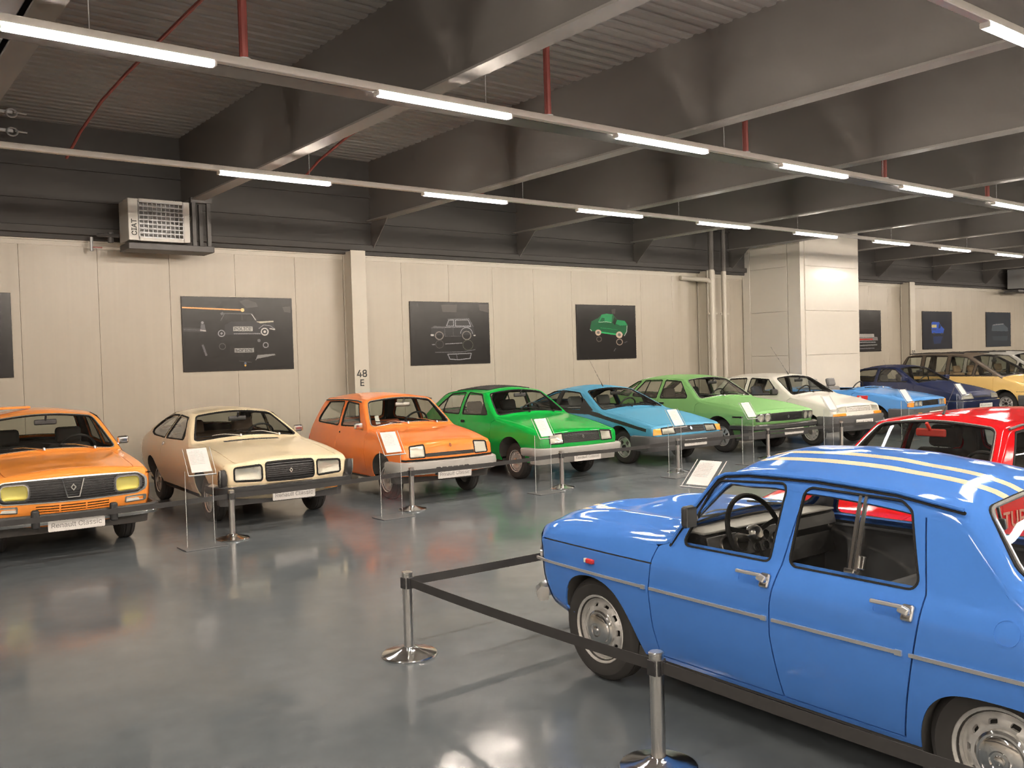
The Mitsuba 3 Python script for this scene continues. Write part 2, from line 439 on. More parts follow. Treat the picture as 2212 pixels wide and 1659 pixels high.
    def outline_tail(s, z, u_end, n=22):
        q = float(s.s_tail(z)); w = np.linspace(0, .66, n)
        p = s.T(np.full(n, q), w)[:, :2]; u0 = s.ua - p[-1, 0]
        u = np.arange(u0 - .04, u_end - .001, -.05)
        if len(u): p = np.vstack([p, s.S(u, np.full(len(u), z))[:, :2]])
        return np.vstack([(p * [1, -1])[:0:-1], p])

    # ---- the shell
    def shell(s, arches, windows, cuts, panels, tops, glasses, gap=.006, trim='black_trim', trimw=.010, open_top=None, glass='glass', inner='black_fabric', liner='grey_fabric', wtrim=None, fender='front_fender', chrome_ws=False):
        holes = [a['poly'] for a in arches]
        wins = {k: rounded(v[0], v[1]) for k, v in windows.items()}
        s.wins = wins
        reg = s.region
        for h in holes: reg = reg.difference(h)
        body = reg
        for g in wins.values(): body = body.difference(g)
        for c in cuts: body = body.difference(LineString(c).buffer(gap / 2))
        pieces = [g for g in getattr(body, 'geoms', [body]) if g.area > 1e-4]
        acc = {}
        for g in pieces:
            nm = next((n for n, p in panels.items() if g.buffer(.004).contains(Point(p))), 'body_side')
            acc.setdefault(nm, []).append(g)
        strips = {}
        full = sbox(0, -.66, s.end, .66)
        opening = [s.glass_poly(*g[1:]) for g in glasses]
        tp = {}
        for nm, a, b, hw, strip in tops:
            a, b = s.at(a), s.at(b)
            if hw is None: P = sbox(a, -.66, b, .66)
            else:
                P = sbox(a + gap / 2, -hw + .005, b - gap / 2, hw - .005)
                strips.setdefault(strip, []).append(sbox(a, hw, b, .66))
            for o in opening + s.fholes: P = P.difference(o)
            tp.setdefault(nm, []).append(P)
        s.keys = {}
        done = set()
        for nm, gs in acc.items():
            L = [s.side(g, 0, .012) for g in gs]
            L += [s.top(g, 0, .012) for g in strips.get(nm, [])]
            done.add(nm)
            s.keys[nm] = s.both(nm, pjoin(L), s.pm.get(nm, s.paint))
        for nm, gs in tp.items():
            s.keys[nm] = s.add(nm, pjoin([s.top(g, 0, .012) for g in gs]), s.pm.get(nm, s.paint))
        for nm, gs in strips.items():
            if nm not in done: s.keys[nm] = s.both(nm, pjoin([s.top(g, 0, .012) for g in gs]), s.paint)
        # panes, seals
        wt = wtrim or {}
        for nm, g in wins.items():
            par = next((s.keys[n] for n, p in panels.items() if n in s.keys and isinstance(s.keys[n], tuple) and nm.startswith(n)), (None, None))
            s.both('window_seal' if par[0] else nm + '_seal', s.side(g.buffer(trimw * .75).difference(g.buffer(-trimw)), .004, .014, cell=.08), wt.get(nm, trim), par)
            s.both('window_pane' if par[0] else nm, s.side(g.buffer(.002), -.008), glass, par)
        for g, o in zip(glasses, opening):
            s.add(g[0] + '_seal', s.top(o.buffer(trimw).difference(o.buffer(-trimw * 1.2)), .004, .014, cell=.08), trim)
            if chrome_ws: s.add(g[0] + '_trim', s.top(o.buffer(trimw * .9).difference(o.buffer(trimw * .1)), .009, .008, cell=.08), 'bright_trim')
            s.add(g[0], s.top(o.buffer(.003), -.006), glass)
        # dark lining behind the panels
        lin = reg
        for g in wins.values(): lin = lin.difference(g.buffer(.012))
        P = full if open_top is None else full.difference(open_top)
        for o in opening: P = P.difference(o.buffer(.02))
        for o in s.fholes: P = P.difference(o)
        a = s.side(lin, -.028, cell=.08)
        s.add('inner_lining', pjoin([a, a.mirror(), s.top(P, -.028, cell=.08)]), inner)
        # floor and wheel wells
        uu = np.linspace(s.region.bounds[0] + .28, s.region.bounds[2] - .2, 24)
        zf = s.floor_z = np.interp(0, [0, 1], [.24, .24])
        fl = Polygon(np.vstack([np.stack([s.ua - uu, s.Y(uu, uu * 0 + .3) - .04], 1), np.stack([s.ua - uu[::-1], -s.Y(uu[::-1], uu * 0 + .3) + .04], 1)]))
        for a in arches:
            for sg in (1, -1):
                fl = fl.difference(sbox(s.ua - a['u'] - a['R'], sg * .42 if sg > 0 else -1.2, s.ua - a['u'] + a['R'], 1.2 if sg > 0 else -.42))
        m = trimesh.creation.extrude_polygon(max(getattr(fl, 'geoms', [fl]), key=lambda q: q.area), .05, engine='earcut'); m.apply_translation([0, 0, .215])
        s.add('floor_pan', m, 'underseal', smooth=False)
        for a in arches:
            c = np.array(a['poly'].intersection(sbox(-1, .02, 9, 3)).exterior.coords)[:-1]
            c = c[c[:, 1] > .12]
            i = np.argsort(np.arctan2(c[:, 1] - a['z'] + .3, -(c[:, 0] - a['u'])))
            c = c[i]
            yo = s.Y(c[:, 0], c[:, 1]) - .006; yi = np.full(len(c), .40)
            A = np.stack([s.ua - c[:, 0], yo, c[:, 1]], 1); B = np.stack([s.ua - c[:, 0], yi, c[:, 1]], 1)
            n = len(c); V = np.vstack([A, B, [[s.ua - a['u'], .40, .2]]])
            F = [[j, j + 1, n + j + 1] for j in range(n - 1)] + [[j, n + j + 1, n + j] for j in range(n - 1)] + [[n + j, n + j + 1, 2 * n] for j in range(n - 1)]
            s.both('wheel_well', trimesh.Trimesh(V, np.array(F), process=False), 'underseal', smooth=50)
    def std(s, arches, W, doors, sill=.25, hw=.53, ws=(.575, .57), rw=(.54, .55), hatch=True, names=None, wsr=.06, top0=('wsbot', -.03), more_cuts=(), more_panels=None, **k):
        """the usual panels: doors is a list of cut lines from roof to sill"""
        cuts = [list(d)[:-1] + [(d[-1][0], sill + .012)] for d in doors]
        cuts.append([(cuts[0][-1][0], sill + .012), (cuts[-1][-1][0], sill + .012)])
        cuts += list(more_cuts)
        names = names or (['front_door', 'rear_door'] if len(doors) == 3 else ['front_door'])
        panels = {'front_fender': (s.ua, .64), 'rear_quarter': (s.ua + s.wb, .7)}
        for n, a, b in zip(names, doors, doors[1:]):
            f = lambda d: np.interp(.6, [p[1] for p in d][::-1], [p[0] for p in d][::-1])
            panels[n] = ((f(a) + f(b)) / 2, .6)
        panels |= more_panels or {}
        tops = [('front_panel', 0, 'hoodfront', None, None), ('hood', 'hoodfront', 'cowl', hw, 'front_fender'), ('scuttle', 'cowl', top0, None, None)]
        if hatch: tops += [('roof', top0, ('rwtop', -.04), None, None), ('tailgate', ('rwtop', -.04), 'tailtop', None, None)]
        else: tops += [('roof', top0, 'decktop', None, None), ('boot_lid', 'decktop', 'tailtop', .52, 'rear_quarter')]
        tops.append(('tail_panel', 'tailtop', s.end, None, None))
        s.ws = ('wsbot', 'wstop')
        s.shell(arches, W, cuts, panels, tops, [('windscreen', ('wsbot', .02), ('wstop', -.02), *ws, wsr), ('rear_window', ('rwtop', .02), ('rwbot', -.02), *rw, .06)], **k)
    def at(s, x):
        if isinstance(x, str): return s.tag[x]
        if isinstance(x, tuple): return s.tag[x[0]] + x[1]
        return x
    def glass_poly(s, a, b, wa, wb, r=.05):
        a, b = s.at(a), s.at(b)
        return rounded([(a, -wa), (b, -wb), (b, wb), (a, wa)], r)
    # ---- fittings
    def slot(s, g, name='air_slot', m='dark_grey_plastic'):
        """an opening in the panels with a plate well behind it; to be called before the shell"""
        s.fholes.append(g)
        s.add(name, s.top(g.buffer(.012), -.03, 0, cell=.1), m)
    def arch(s, u, z, R, zb=.05, poly=None):
        P = smooth_poly(poly) if poly is not None else Point(u, z).buffer(R, 24).union(sbox(u - R, zb - .3, u + R, z))
        return {'u': u, 'z': z, 'R': R, 'poly': P}
    def wheel(s, u, y, R, rr, w, style, steer=0.0):
        for sg in (1, -1):
            M = s.M @ rigid(s.ua - u, sg * y, R - s.lift, (0 if sg > 0 else math.pi) + math.radians(steer))
            k = newkey(s.key + '__wheel'); scene[k] = None
            build_wheel(k, M, R, rr, w, style)
    def seat(s, u, y, z0=.28, w=.48, h=.62, fab='black_fabric', head=True, tilt=16, lum=True):
        """a front seat: cushion, backrest and headrest"""
        m = [rbox((0, 0, .08), (.5, w, .16), .06)]
        b = rbox((0, 0, h / 2), (.13, w * .96, h), .06); t = trimesh.transformations.rotation_matrix(math.radians(-tilt), [0, 1, 0]); t[:3, 3] = (-.24, 0, .1)
        m.append(place(b, t))
        if head:
            hd = rbox((-.01, 0, h + .11), (.10, w * .58, .2), .045); m.append(place(hd, t))
            m += [place(tube([(0, sg * .05, h - .05), (0, sg * .05, h + .05)], .007, 6), t) for sg in (1, -1)]
        m = trimesh.util.concatenate(m); m.apply_translation([s.ua - u, y, z0])
        s.add('front_seat', m, fab, smooth=40)
    def cabin(s, uf, ur, z0=.26, zd=.82, ud=1.1, fab='black_fabric', head=True, wheel_y=.36, ws=.52, hseat=.6, dash='black_plastic', zr=None, col=None, mirror=None):
        for sg in (1, -1): s.seat(uf, sg * .35, z0, fab=fab, head=head, h=hseat, w=ws)
        if ur:
            m = [rbox((s.ua - ur + .28, 0, z0 + .12), (.5, 1.16, .2), .06), place(rbox((0, 0, .28), (.14, 1.16, .56), .06), trimesh.transformations.translation_matrix([0, 0, 0]))]
            t = trimesh.transformations.rotation_matrix(math.radians(-18), [0, 1, 0]); t[:3, 3] = (s.ua - ur + .05, 0, z0 + .16); m[1].apply_transform(t)
            s.add('rear_bench', trimesh.util.concatenate(m), fab, smooth=40)
        dw = float(s.Y(ud + .2, zd)) - .06
        pts = [(0, 0), (.05, .03), (.3, .035), (.36, -.0), (.33, -.1), (.36, -.24), (0, -.3)]
        d = prism(pts, 2 * dw); d.apply_transform(axes((s.ua - ud, -dw, zd - .03), (-1, 0, 0), (0, 0, 1)))
        k = s.add('dashboard', d, dash, smooth=30)
        binn = rbox((s.ua - ud - .3, wheel_y, zd + .01), (.14, .34, .09), .03)
        s.add('instrument_cluster', binn, 'black_plastic', k)
        s.steering(ud + .53, wheel_y, zd + .02)
        if mirror: s.inner_mirror(*mirror)
    def steering(s, u, y, z, R=.195, tilt=28, mat_='black_plastic', th=.014):
        a = np.arange(40) * 2 * np.pi / 40
        ring = tube(np.stack([R * np.cos(a), R * np.sin(a), a * 0], 1), th, 8, closed=True)
        hub = lathe([(0.001, .02), (.045, .018), (.06, 0), (.055, -.03), (.001, -.03)], 20)
        sp = [bar((0, 0, 0), (R * math.cos(t), R * math.sin(t), 0), .03, .008) for t in (math.radians(-10), math.radians(190), math.radians(270))]
        col = tube([(0, 0, -.02), (0, 0, -.35)], .03, 10)
        M = axes((s.ua - u, y, z), (0, 1, 0), (math.sin(math.radians(tilt)), 0, math.cos(math.radians(tilt))))
        if M[0, 2] > 0: M[:3, 0] *= -1; M[:3, 2] *= -1
        k = s.add('steering_wheel', place(trimesh.util.concatenate([ring, *sp]), M), mat_, smooth=40)
        s.add('steering_column', place(trimesh.util.concatenate([hub, col]), M), 'black_plastic', k, smooth=40)
        return k, M
    def inner_mirror(s, u, z, m='black_plastic', y=0.0, w=.24):
        s.add('rear_view_mirror', trimesh.util.concatenate([rbox((s.ua - u, y, z), (.03, w, .065), .014), bar((s.ua - u + .01, y, z + .02), (s.ua - u + .06, y, z + .085), .02)]), m, smooth=40)
    def lamp(s, pts, r, name='headlamp', refl='reflector', lens='lamp_glass', bezel='black_trim', bw=.012, proj='nose', parent=None, mirror=True, depth=.03, off=.004, bulb=False):
        """a recessed lamp: bezel ring with reflector bowl and lens"""
        f = {'nose': s.nosep, 'tail': s.tailp}[proj]
        g = f(pts, r)
        ring = s.top(g.buffer(bw * .5).difference(g.buffer(-bw)), off + .004, .02, cell=.06)
        bowl = s.top(g.buffer(-bw * .5), off - .004, 0, cell=.03) if refl in ('lens_orange', 'lens_red', 'lens_white') else None
        mk = s.both if mirror else (lambda n, m, b, par=(None, None), **k: (s.add(n, m, b, par[0], **k), None))
        ks = mk(name, ring, bezel)
        if bowl is not None: mk('lens', bowl, refl, ks); return ks
        gi = g.buffer(-bw * .5)
        s.fholes.append(gi)
        if mirror: s.fholes.append(affinity.scale(gi, 1, -1, origin=(0, 0)))
        c = gi.centroid; x0, y0, x1, y1 = gi.bounds
        def Tb(a, b):
            p = s.T(a, b); e = np.clip(1 - ((a - c.x) / (x1 - x0) * 2) ** 2, 0, 1) * np.clip(1 - ((b - c.y) / (y1 - y0) * 2) ** 2, 0, 1)
            return p + np.stack([-depth * e ** .5, 0 * e, 0 * e], -1)
        mk('reflector', sheet(Tb, gi, off - .006, 0, .02, flip=True), refl, ks)
        mk('lens', s.top(gi, off + .001, 0, cell=.03), lens, ks)
        if bulb: 
            p = s.T(c.x, c.y)
            mk('bulb_shield', place(lathe([(.001, .012), (.016, .008), (.02, -.012), (.001, -.014)], 14), axes(p + [-.012, 0, 0], (0, 1, 0), (0, 0, 1))), 'chrome', ks)
        return ks
    def slats(s, pts, r, n, m='black_plastic', bars='black_plastic', off=-.035, boff=.003, vertical=False, name='grille', frame=None, fw=.008, th=.45, cut=()):
        """a grille: dark back plate with n bars"""
        g = s.nosep(pts, r)
        s.fholes.append(g.buffer(-.002))
        g0 = g
        for q in cut: g0 = g0.difference(q)
        k = s.add(name, s.top(g0, off, .01, cell=.05), 'dark_grey_plastic')
        y0, z0, y1, z1 = rounded(pts, r).bounds
        out = []
        lim = rounded(pts, r)
        for i in range(n):
            if vertical:
                c = y0 + (y1 - y0) * (i + .5) / n; h = (y1 - y0) / n * th / 2
                b = sbox(c - h, z0, c + h, z1)
            else:
                c = z0 + (z1 - z0) * (i + .5) / n; h = (z1 - z0) / n * th / 2
                b = sbox(y0, c - h, y1, c + h)
            b = b.intersection(lim)
            if b.is_empty: continue
            b = s._conv(b, s.s_nose)
            for q in cut: b = b.difference(q)
            bm = s.top(b, boff, .02, cell=.06)
            s.add('slat', bm, bars, k)
        if frame: s.add('grille_frame', s.top(g.buffer(fw).difference(g.buffer(-fw * .3)), boff + .005, .02, cell=.06), frame, k)
        return k
    def badge(s, z, h=.07, m='chrome', off=.008, y=0.0, parent=None, hood=None):
        """a lozenge ring"""
        q = float(s.s_nose(z)) if hood is None else float(s.s_top(hood))
        o = Polygon([(0, h / 2), (h * .36, 0), (0, -h / 2), (-h * .36, 0)])
        i1 = affinity.scale(o, .55, .55)
        M = s.tframe(q, y, off)
        s.add('badge', place(prism(o.difference(i1), .006), M), m, parent, smooth=20)
    def plate(s, x, z, w=.52, h=.11, tilt=0., text='Renault Classic', y=0.0):
        """number plate board with lettering; x ahead of the nose tip"""
        M = axes((s.ua + x + .012, y, z), (0, 1, 0), (math.sin(math.radians(tilt)), 0, math.cos(math.radians(tilt))))
        k = s.add('number_plate', place(prism(rounded([(-w / 2, -h / 2), (w / 2, -h / 2), (w / 2, h / 2), (-w / 2, h / 2)], .012), .006), M), 'plate_white', smooth=20)
        if text:
            t = meshkit.text_mesh(text, h * .44, .0012); b = t.bounds
            t.apply_scale([min(1.0, w * .88 / (b[1, 0] - b[0, 0])), 1, 1]); b = t.bounds
            t.apply_translation([-(b[0, 0] + b[1, 0]) / 2, -(b[0, 1] + b[1, 1]) / 2 + .004, .006])
            s.add('lettering', place(t, M), 'plate_grey_text', k, smooth=False)
        return k
    def door_handle(s, u, z, panel, w=.13, h=.035, m='chrome', off=.012):
        M = s.sframe(u, z, off)
        return s.both('door_handle', place(rbox((0, 0, 0), (w, h, .022), .01), M), m, s.keys.get(panel, (None, None)))
    def keyhole(s, u, z, panel, m='black_trim'):
        s.both('door_lock', place(lathe([(.001, .006), (.012, .005), (.014, -.004), (.001, -.004)], 12), s.sframe(u, z, .002)), m, s.keys.get(panel, (None, None)))
    def moulding(s, pts, w, m='chrome', off=.008, depth=.008, name='side_moulding', label=None):
        return s.both(name, s.side(LineString(pts).buffer(w / 2, cap_style=2), off, depth, cell=.08), m, label=label)
    def door_mirror(s, u, z, m='black_plastic', size=(.08, .17, .11), sides=(1, -1), out=.10, arm='black_plastic'):
        p = s.S(u, z)
        body = rbox((p[0], p[1] + out, p[2] + .06), size, .025)
        stalk = tube([p - [0, .01, 0], p + [0, out * .6, .03], p + [0, out, .05]], .012, 8)
        gl = cbox((p[0] - size[0] / 2 - .001, p[1] + out, p[2] + .06), (.004, size[1] * .84, size[2] * .8))
        for sg in sides:
            f = (lambda q: as_pm(q)) if sg > 0 else (lambda q: as_pm(q).mirror())
            k = s.add('door_mirror', f(body), m)
            s.add('mirror_arm', f(stalk), arm, k); s.add('mirror_glass', f(gl), 'mirror_glass', k)
    def wiper(s, u0, y0, L=.42, ang=20, m='black_trim', glass='windscreen', side=1):
        """arm and blade lying on the windscreen sheet, from a pivot at its foot"""
        q0 = s.at(s.ws[0]) - .015
        h = float(s.halfw(q0)); a = math.radians(ang)
        def P(d, l, off):
            q = q0 + d; w = (y0 + l) / h * .6
            M = s.tframe(q, np.clip(w, -.58, .58), off); return M[:3, 3]
        tip = (L * math.sin(a), side * L * math.cos(a))
        arm = [P(tip[0] * t, tip[1] * t, .018 + .022 * math.sin(math.pi * min(1, t * 1.2))) for t in np.linspace(0, .82, 6)]
        k = s.add('wiper', trimesh.util.concatenate([tube(arm, [.008, .007, .006, .005, .0045, .004], 6), place(lathe([(.001, .025), (.014, .02), (.018, -.01), (.001, -.012)], 10), np.r_[np.c_[np.eye(3), arm[0]], [[0, 0, 0, 1]]])]), m, smooth=40)
        b = [P(tip[0] * t, tip[1] * t, .013) for t in np.linspace(.32, 1.25, 6)]
        s.add('wiper_blade', tube(b, .0065, 5), 'black_trim', k)
    def antenna(s, u, y, L=.5, back=40, z=None, m='black_plastic'):
        q = float(s.s_top(u)); h = float(s.halfw(q)); p = s.tframe(q, y / h * .6)[:3, 3]
        d = np.array([-math.sin(math.radians(back)), 0, math.cos(math.radians(back))])
        k = s.add('antenna', tube([p, p + d * .06, p + d * .1, p + d * L], [.012, .009, .003, .0016], 6), m, smooth=40)

def build_wheel(k, M, R, rr, w, style):
    """rim (the part itself), tyre, hub cap; axis along y, outer face at y = 0"""
    o = .012
    prof = [(rr - .012, -w + .02), (rr + .012, -w + .004), (rr + .04, -w), (R - .035, -w - .004), (R - .012, -w + .012), (R, -w + .03), (R, -w * .72), (R - .007, -w * .7), (R - .007, -w * .66), (R, -w * .64), (R, -w * .36), (R - .007, -w * .34), (R - .007, -w * .3), (R, -w * .28),
            (R, -.03), (R - .012, -.012), (R - .035, .004), (rr + .04, .003), (rr + .014, -.004), (rr - .008, -.012), (rr - .014, -.02)]
    kt = newkey(k + '__tyre'); scene[kt] = shape(lathe(prof, 44, 'y'), 'tyre_rubber', M, 30)
    st = dict(dict(m='silver_paint', disc=[(0, -.02), (.06, -.02), (.075, -.03), (rr * .72, -.035), (rr * .86, -.055), (rr - .012, -.05)], holes=[], cap=.08, capm='chrome', capd=.02, nut=False), **style)
    dp = np.array(st['disc'], float)
    f = lambda a, b: np.stack([a, np.interp(np.hypot(a, b), dp[:, 0], dp[:, 1]), b], -1)
    D = Point(0, 0).buffer(rr - .012, 24)
    for kind, n, rad, sx, sy, ph in st['holes']:
        for i in range(n):
            t = 2 * math.pi * (i + ph) / n
            hp = Point(0, 0).buffer(1, 6) if kind == 'o' else rounded([(-1, -1), (1, -1), (1, 1), (-1, 1)], .5) if kind == 'r' else Polygon([(-1, -1), (1, -1), (.62, 1), (-.62, 1)])
            hp = affinity.rotate(affinity.scale(hp, sx / 2, sy / 2, origin=(0, 0)), math.degrees(t) - 90 + (180 if kind == 't' and sy < 0 else 0), origin=(0, 0))
            D = D.difference(affinity.translate(hp, rad * math.cos(t), rad * math.sin(t)))
    disc = sheet(f, D, 0, .012, .03, flip=True)
    if disc.n[:, 1].mean() < 0: disc = PM(disc.v, disc.f[:, ::-1], -disc.n)
    lip = lathe([(rr - .012, -w + .03), (rr - .02, -w * .5), (rr - .014, -.05), (rr - .012, -.03), (rr - .006, -.008), (rr + .004, -.001), (rr + .008, -.004), (rr + .004, -.012)], 44, 'y')
    scene[k] = shape(pjoin([disc, lip], 30), st['m'], M)
    drum = lathe([(.001, -.075), (rr * .8, -.075), (rr * .8, -.13), (.001, -.13)], 28, 'y')
    kb = newkey(k + '__brake_drum'); scene[kb] = shape(drum, 'cast_iron', M, 30)
    c = st['cap']
    if c:
        d = st['capd']
        cap = st.get('cap_prof') or [(c, -.02), (c - .002, d * .3), (c * .82, d * .75), (c * .5, d), (c * .22, d * .9), (c * .2, d * 1.15), (.001, d * 1.2)]
        kc = newkey(k + '__hub_cap'); scene[kc] = shape(lathe(cap, 32, 'y'), st['capm'], M, 30)
    if st['nut']:
        for i in range(st['nut']):
            t = 2 * math.pi * (i + .5) / st['nut']
            nm = lathe([(.011, -.03), (.011, -.002), (.006, .004), (.001, .004)], 6, 'y'); nm.apply_translation([.055 * math.cos(t), 0, .055 * math.sin(t)])
            kn = newkey(k + '__wheel_nut'); scene[kn] = shape(nm, 'chrome', M, 20)

# ------------------------------------------------------------------ the hall
WALL_Y, WALL_TOP, DECK = 15.6, 3.95, 5.75
X0, X1, YF = -9.0, 44.0, -8.0
def floor_col(p, n, uv):
    a = fbm(p.x * .9, p.y * .9, 0.3, 4); b = fbm(p.x * 9, p.y * 9, 1.7, 3)
    c = mix((.068, .080, .089), (.096, .107, .114), smoothstep(.3, .7, a))
    return c * (0.9 + .2 * b)
def floor_rough(p, n, uv):
    return .085 + .13 * smoothstep(.3, .75, fbm(p.x * 1.7, p.y * 1.3, 5.0, 4)) + .04 * noise(p.x * 14, p.y * 14)
def floor_bump(p, n, uv):
    return .0014 * fbm(p.x * 5, p.y * 5, 2.0, 3)
scene['floor_paint'] = {'type': 'twosided', 'bsdf': {'type': 'bumpmap', 'arbitrary': mikit.proc(floor_bump), 'scale': 1.0,
    'bsdf': {'type': 'principled', 'base_color': mikit.proc(floor_col), 'roughness': mikit.proc(floor_rough), 'specular': .62}}}
def wall_col(p, n, uv):
    a = fbm(p.x * 1.3, p.z * .5, 3.0, 3)
    st = fbm(p.x * 24, p.z * .6, 9.0, 3)
    return mix((.345, .306, .250), (.375, .338, .278), a) * (.97 + .06 * st)
def wall_bump(p, n, uv): return .0003 * dr.sin(p.x * 2 * math.pi / .05)
scene['wall_panel_paint'] = {'type': 'twosided', 'bsdf': {'type': 'bumpmap', 'arbitrary': mikit.proc(wall_bump), 'scale': 1.0,
    'bsdf': {'type': 'principled', 'base_color': mikit.proc(wall_col), 'roughness': .34, 'specular': .4}}}
prin('white_paint', (.42, .385, .325), .4)
prin('pillar_paint', (.57, .535, .475), .2)
prin('seam_grey', (.50, .46, .40), .7)
prin('dark_paint', (.092, .086, .080), .75)
prin('upper_wall_paint', (.036, .034, .032), .7)
prin('deck_paint', (.155, .150, .144), .75)
prin('flange_paint', (.17, .162, .15), .6)
prin('red_pipe', (.20, .045, .038), .5)
prin('track_white', (.52, .49, .45), .4)
prin('tray_dark', (.055, .053, .052), .5)
prin('galvanised', (.45, .46, .47), .4, .7)
prin('black_ink', (.02, .02, .02), .6)
prin('heater_white', (.52, .51, .48), .4)
prin('room_wall', (.58, .54, .49), .6)

struct('floor', cbox(((X0 + X1) / 2, (WALL_Y + YF) / 2, -.05), (X1 - X0, WALL_Y - YF, .1)), 'floor_paint', False)
# corrugated deck
ys = np.arange(YF, WALL_Y + .2, .2); pr = []
for y in ys: pr += [(y, DECK), (y + .10, DECK), (y + .12, DECK + .022), (y + .18, DECK + .022)]
pr = np.array(pr); n = len(pr)
V = np.vstack([np.c_[np.full(n, X0), pr], np.c_[np.full(n, X1), pr]]); k = np.arange(n - 1)
struct('ceiling', trimesh.Trimesh(V, np.vstack([np.stack([k, k + 1, k + 1 + n], 1), np.stack([k, k + 1 + n, k + n], 1)]), process=False), 'deck_paint', False)
# back wall: insulated panels 1.13 m wide under a dark upper wall
struct('wall_back', cbox(((X0 + X1) / 2, WALL_Y + .09, WALL_TOP / 2), (X1 - X0, .1, WALL_TOP)), 'seam_grey', False)
PW, px0 = 1.13, 2.63 - 1.13 * 10
pan = cbox((PW / 2, .025, WALL_TOP / 2), (PW - .003, .05, WALL_TOP), .002)
pan_d = shape(pan, 'wall_panel_paint', None, False)
for i in range(int((X1 - px0) / PW)):
    part('wall_back', 'panel', {**pan_d, 'to_world': T4().translate([px0 + i * PW, WALL_Y, 0])}, None)
part('wall_back', 'top_flashing', pjoin([cbox(((X0 + X1) / 2, WALL_Y - .012, WALL_TOP + .01), (X1 - X0, .05, .05)), cbox(((X0 + X1) / 2, WALL_Y - .004, WALL_TOP - .05), (X1 - X0, .014, .07))], False), 'white_paint')
struct('wall_upper', pjoin([cbox(((X0 + X1) / 2, WALL_Y - .02, (WALL_TOP + DECK) / 2 + .06), (X1 - X0, .16, DECK - WALL_TOP + .1)), cbox(((X0 + X1) / 2, WALL_Y - .12, 4.09), (X1 - X0, .12, .12), .01),
       cbox(((X0 + X1) / 2, WALL_Y - .12, 4.58), (X1 - X0, .05, .04)), cbox(((X0 + X1) / 2, WALL_Y - .12, 5.07), (X1 - X0, .05, .04))], False), 'upper_wall_paint')
struct('wall_left', cbox((X0 - .05, (WALL_Y + YF) / 2, DECK / 2), (.1, WALL_Y - YF, DECK)), 'room_wall', False)
struct('wall_right', cbox((X1 + .05, (WALL_Y + YF) / 2, DECK / 2), (.1, WALL_Y - YF, DECK)), 'room_wall', False)
struct('wall_front', cbox(((X0 + X1) / 2, YF - .05, DECK / 2), (X1 - X0, .1, DECK)), 'room_wall', False)
# steel columns standing against the back wall, with stencilled bay numbers
def column(x, txt, w=.31, gap=0, where=''):
    k = thing('column', f'cream steel column against the back wall stencilled {where}', 'column')
    yf = 15.25
    part(k, 'front_flange', cbox((x, yf + .01, 2.0), (w, .022, 4.02), .003), 'white_paint')
    part(k, 'web', cbox((x, (yf + WALL_Y) / 2, 2.0), (.02, WALL_Y - yf - .04, 4.0)), 'white_paint')
    part(k, 'rear_flange', cbox((x, WALL_Y - .03, 2.0), (w, .022, 4.0), .003), 'white_paint')
    part(k, 'cladding', pjoin([cbox((x - w / 2 + .03, (yf + WALL_Y) / 2 + .02, 2.0), (.012, .26, 4.0)), cbox((x - w / 2 + .045, yf + .06, 2.0), (.012, .06, 4.0))], False), 'white_paint')
    for s_, z in txt:
        t = meshkit.text_mesh(s_, .13 if len(s_) > 1 else .12, .002, bold=True); b = t.bounds
        sx = min(1, .24 / (b[1, 0] - b[0, 0])); t.apply_scale([sx, 1, 1]); b = t.bounds
        t.apply_translation([-(b[0, 0] + b[1, 0]) / 2, 0, 0])
        part(k, 'lettering', place(t, axes((x + (.03 if gap else 0), yf - .0012, z), (1, 0, 0), (0, 0, 1))), 'black_ink', smooth=False)
column(8.275, [('48', 1.63), ('E', 1.46)], where='48 E, beside the orange hatchback')
column(18.42, [('49', 1.64), ('E', 1.47)], gap=1, where='49 E, behind the two pale pipes')
column(28.4, [('50', 1.66)], where='50, far right beside the small blue picture')
def pale_pipe(x, y, r, lab, elbow):
    k = thing('pipe', lab, 'pipe')
    part(k, 'run', tube([(x, y, 0), (x, y, 4.0)], r, 16), 'white_paint')
    part(k, 'upper_run', tube([(x, y, 4.0), (x, y, DECK)], r * .9, 16), 'dark_paint')
    if elbow: part(k, 'branch', tube([(x - .62, WALL_Y - .06, 3.82), (x - .4, WALL_Y - .12, 3.81), (x - .12, y + .02, 3.74), (x, y, 3.68)], r * .8, 12), 'white_paint')
    for z in (.9, 2.9): part(k, 'bracket', cbox((x + .06, y + .03, z), (.34, .03, .05)), 'white_paint')
pale_pipe(18.20, 15.06, .075, 'pale vertical drain pipe with a branch, in front of the column marked 49', True)
pale_pipe(18.86, 15.2, .065, 'pale vertical drain pipe standing free, right of the column marked 49', False)
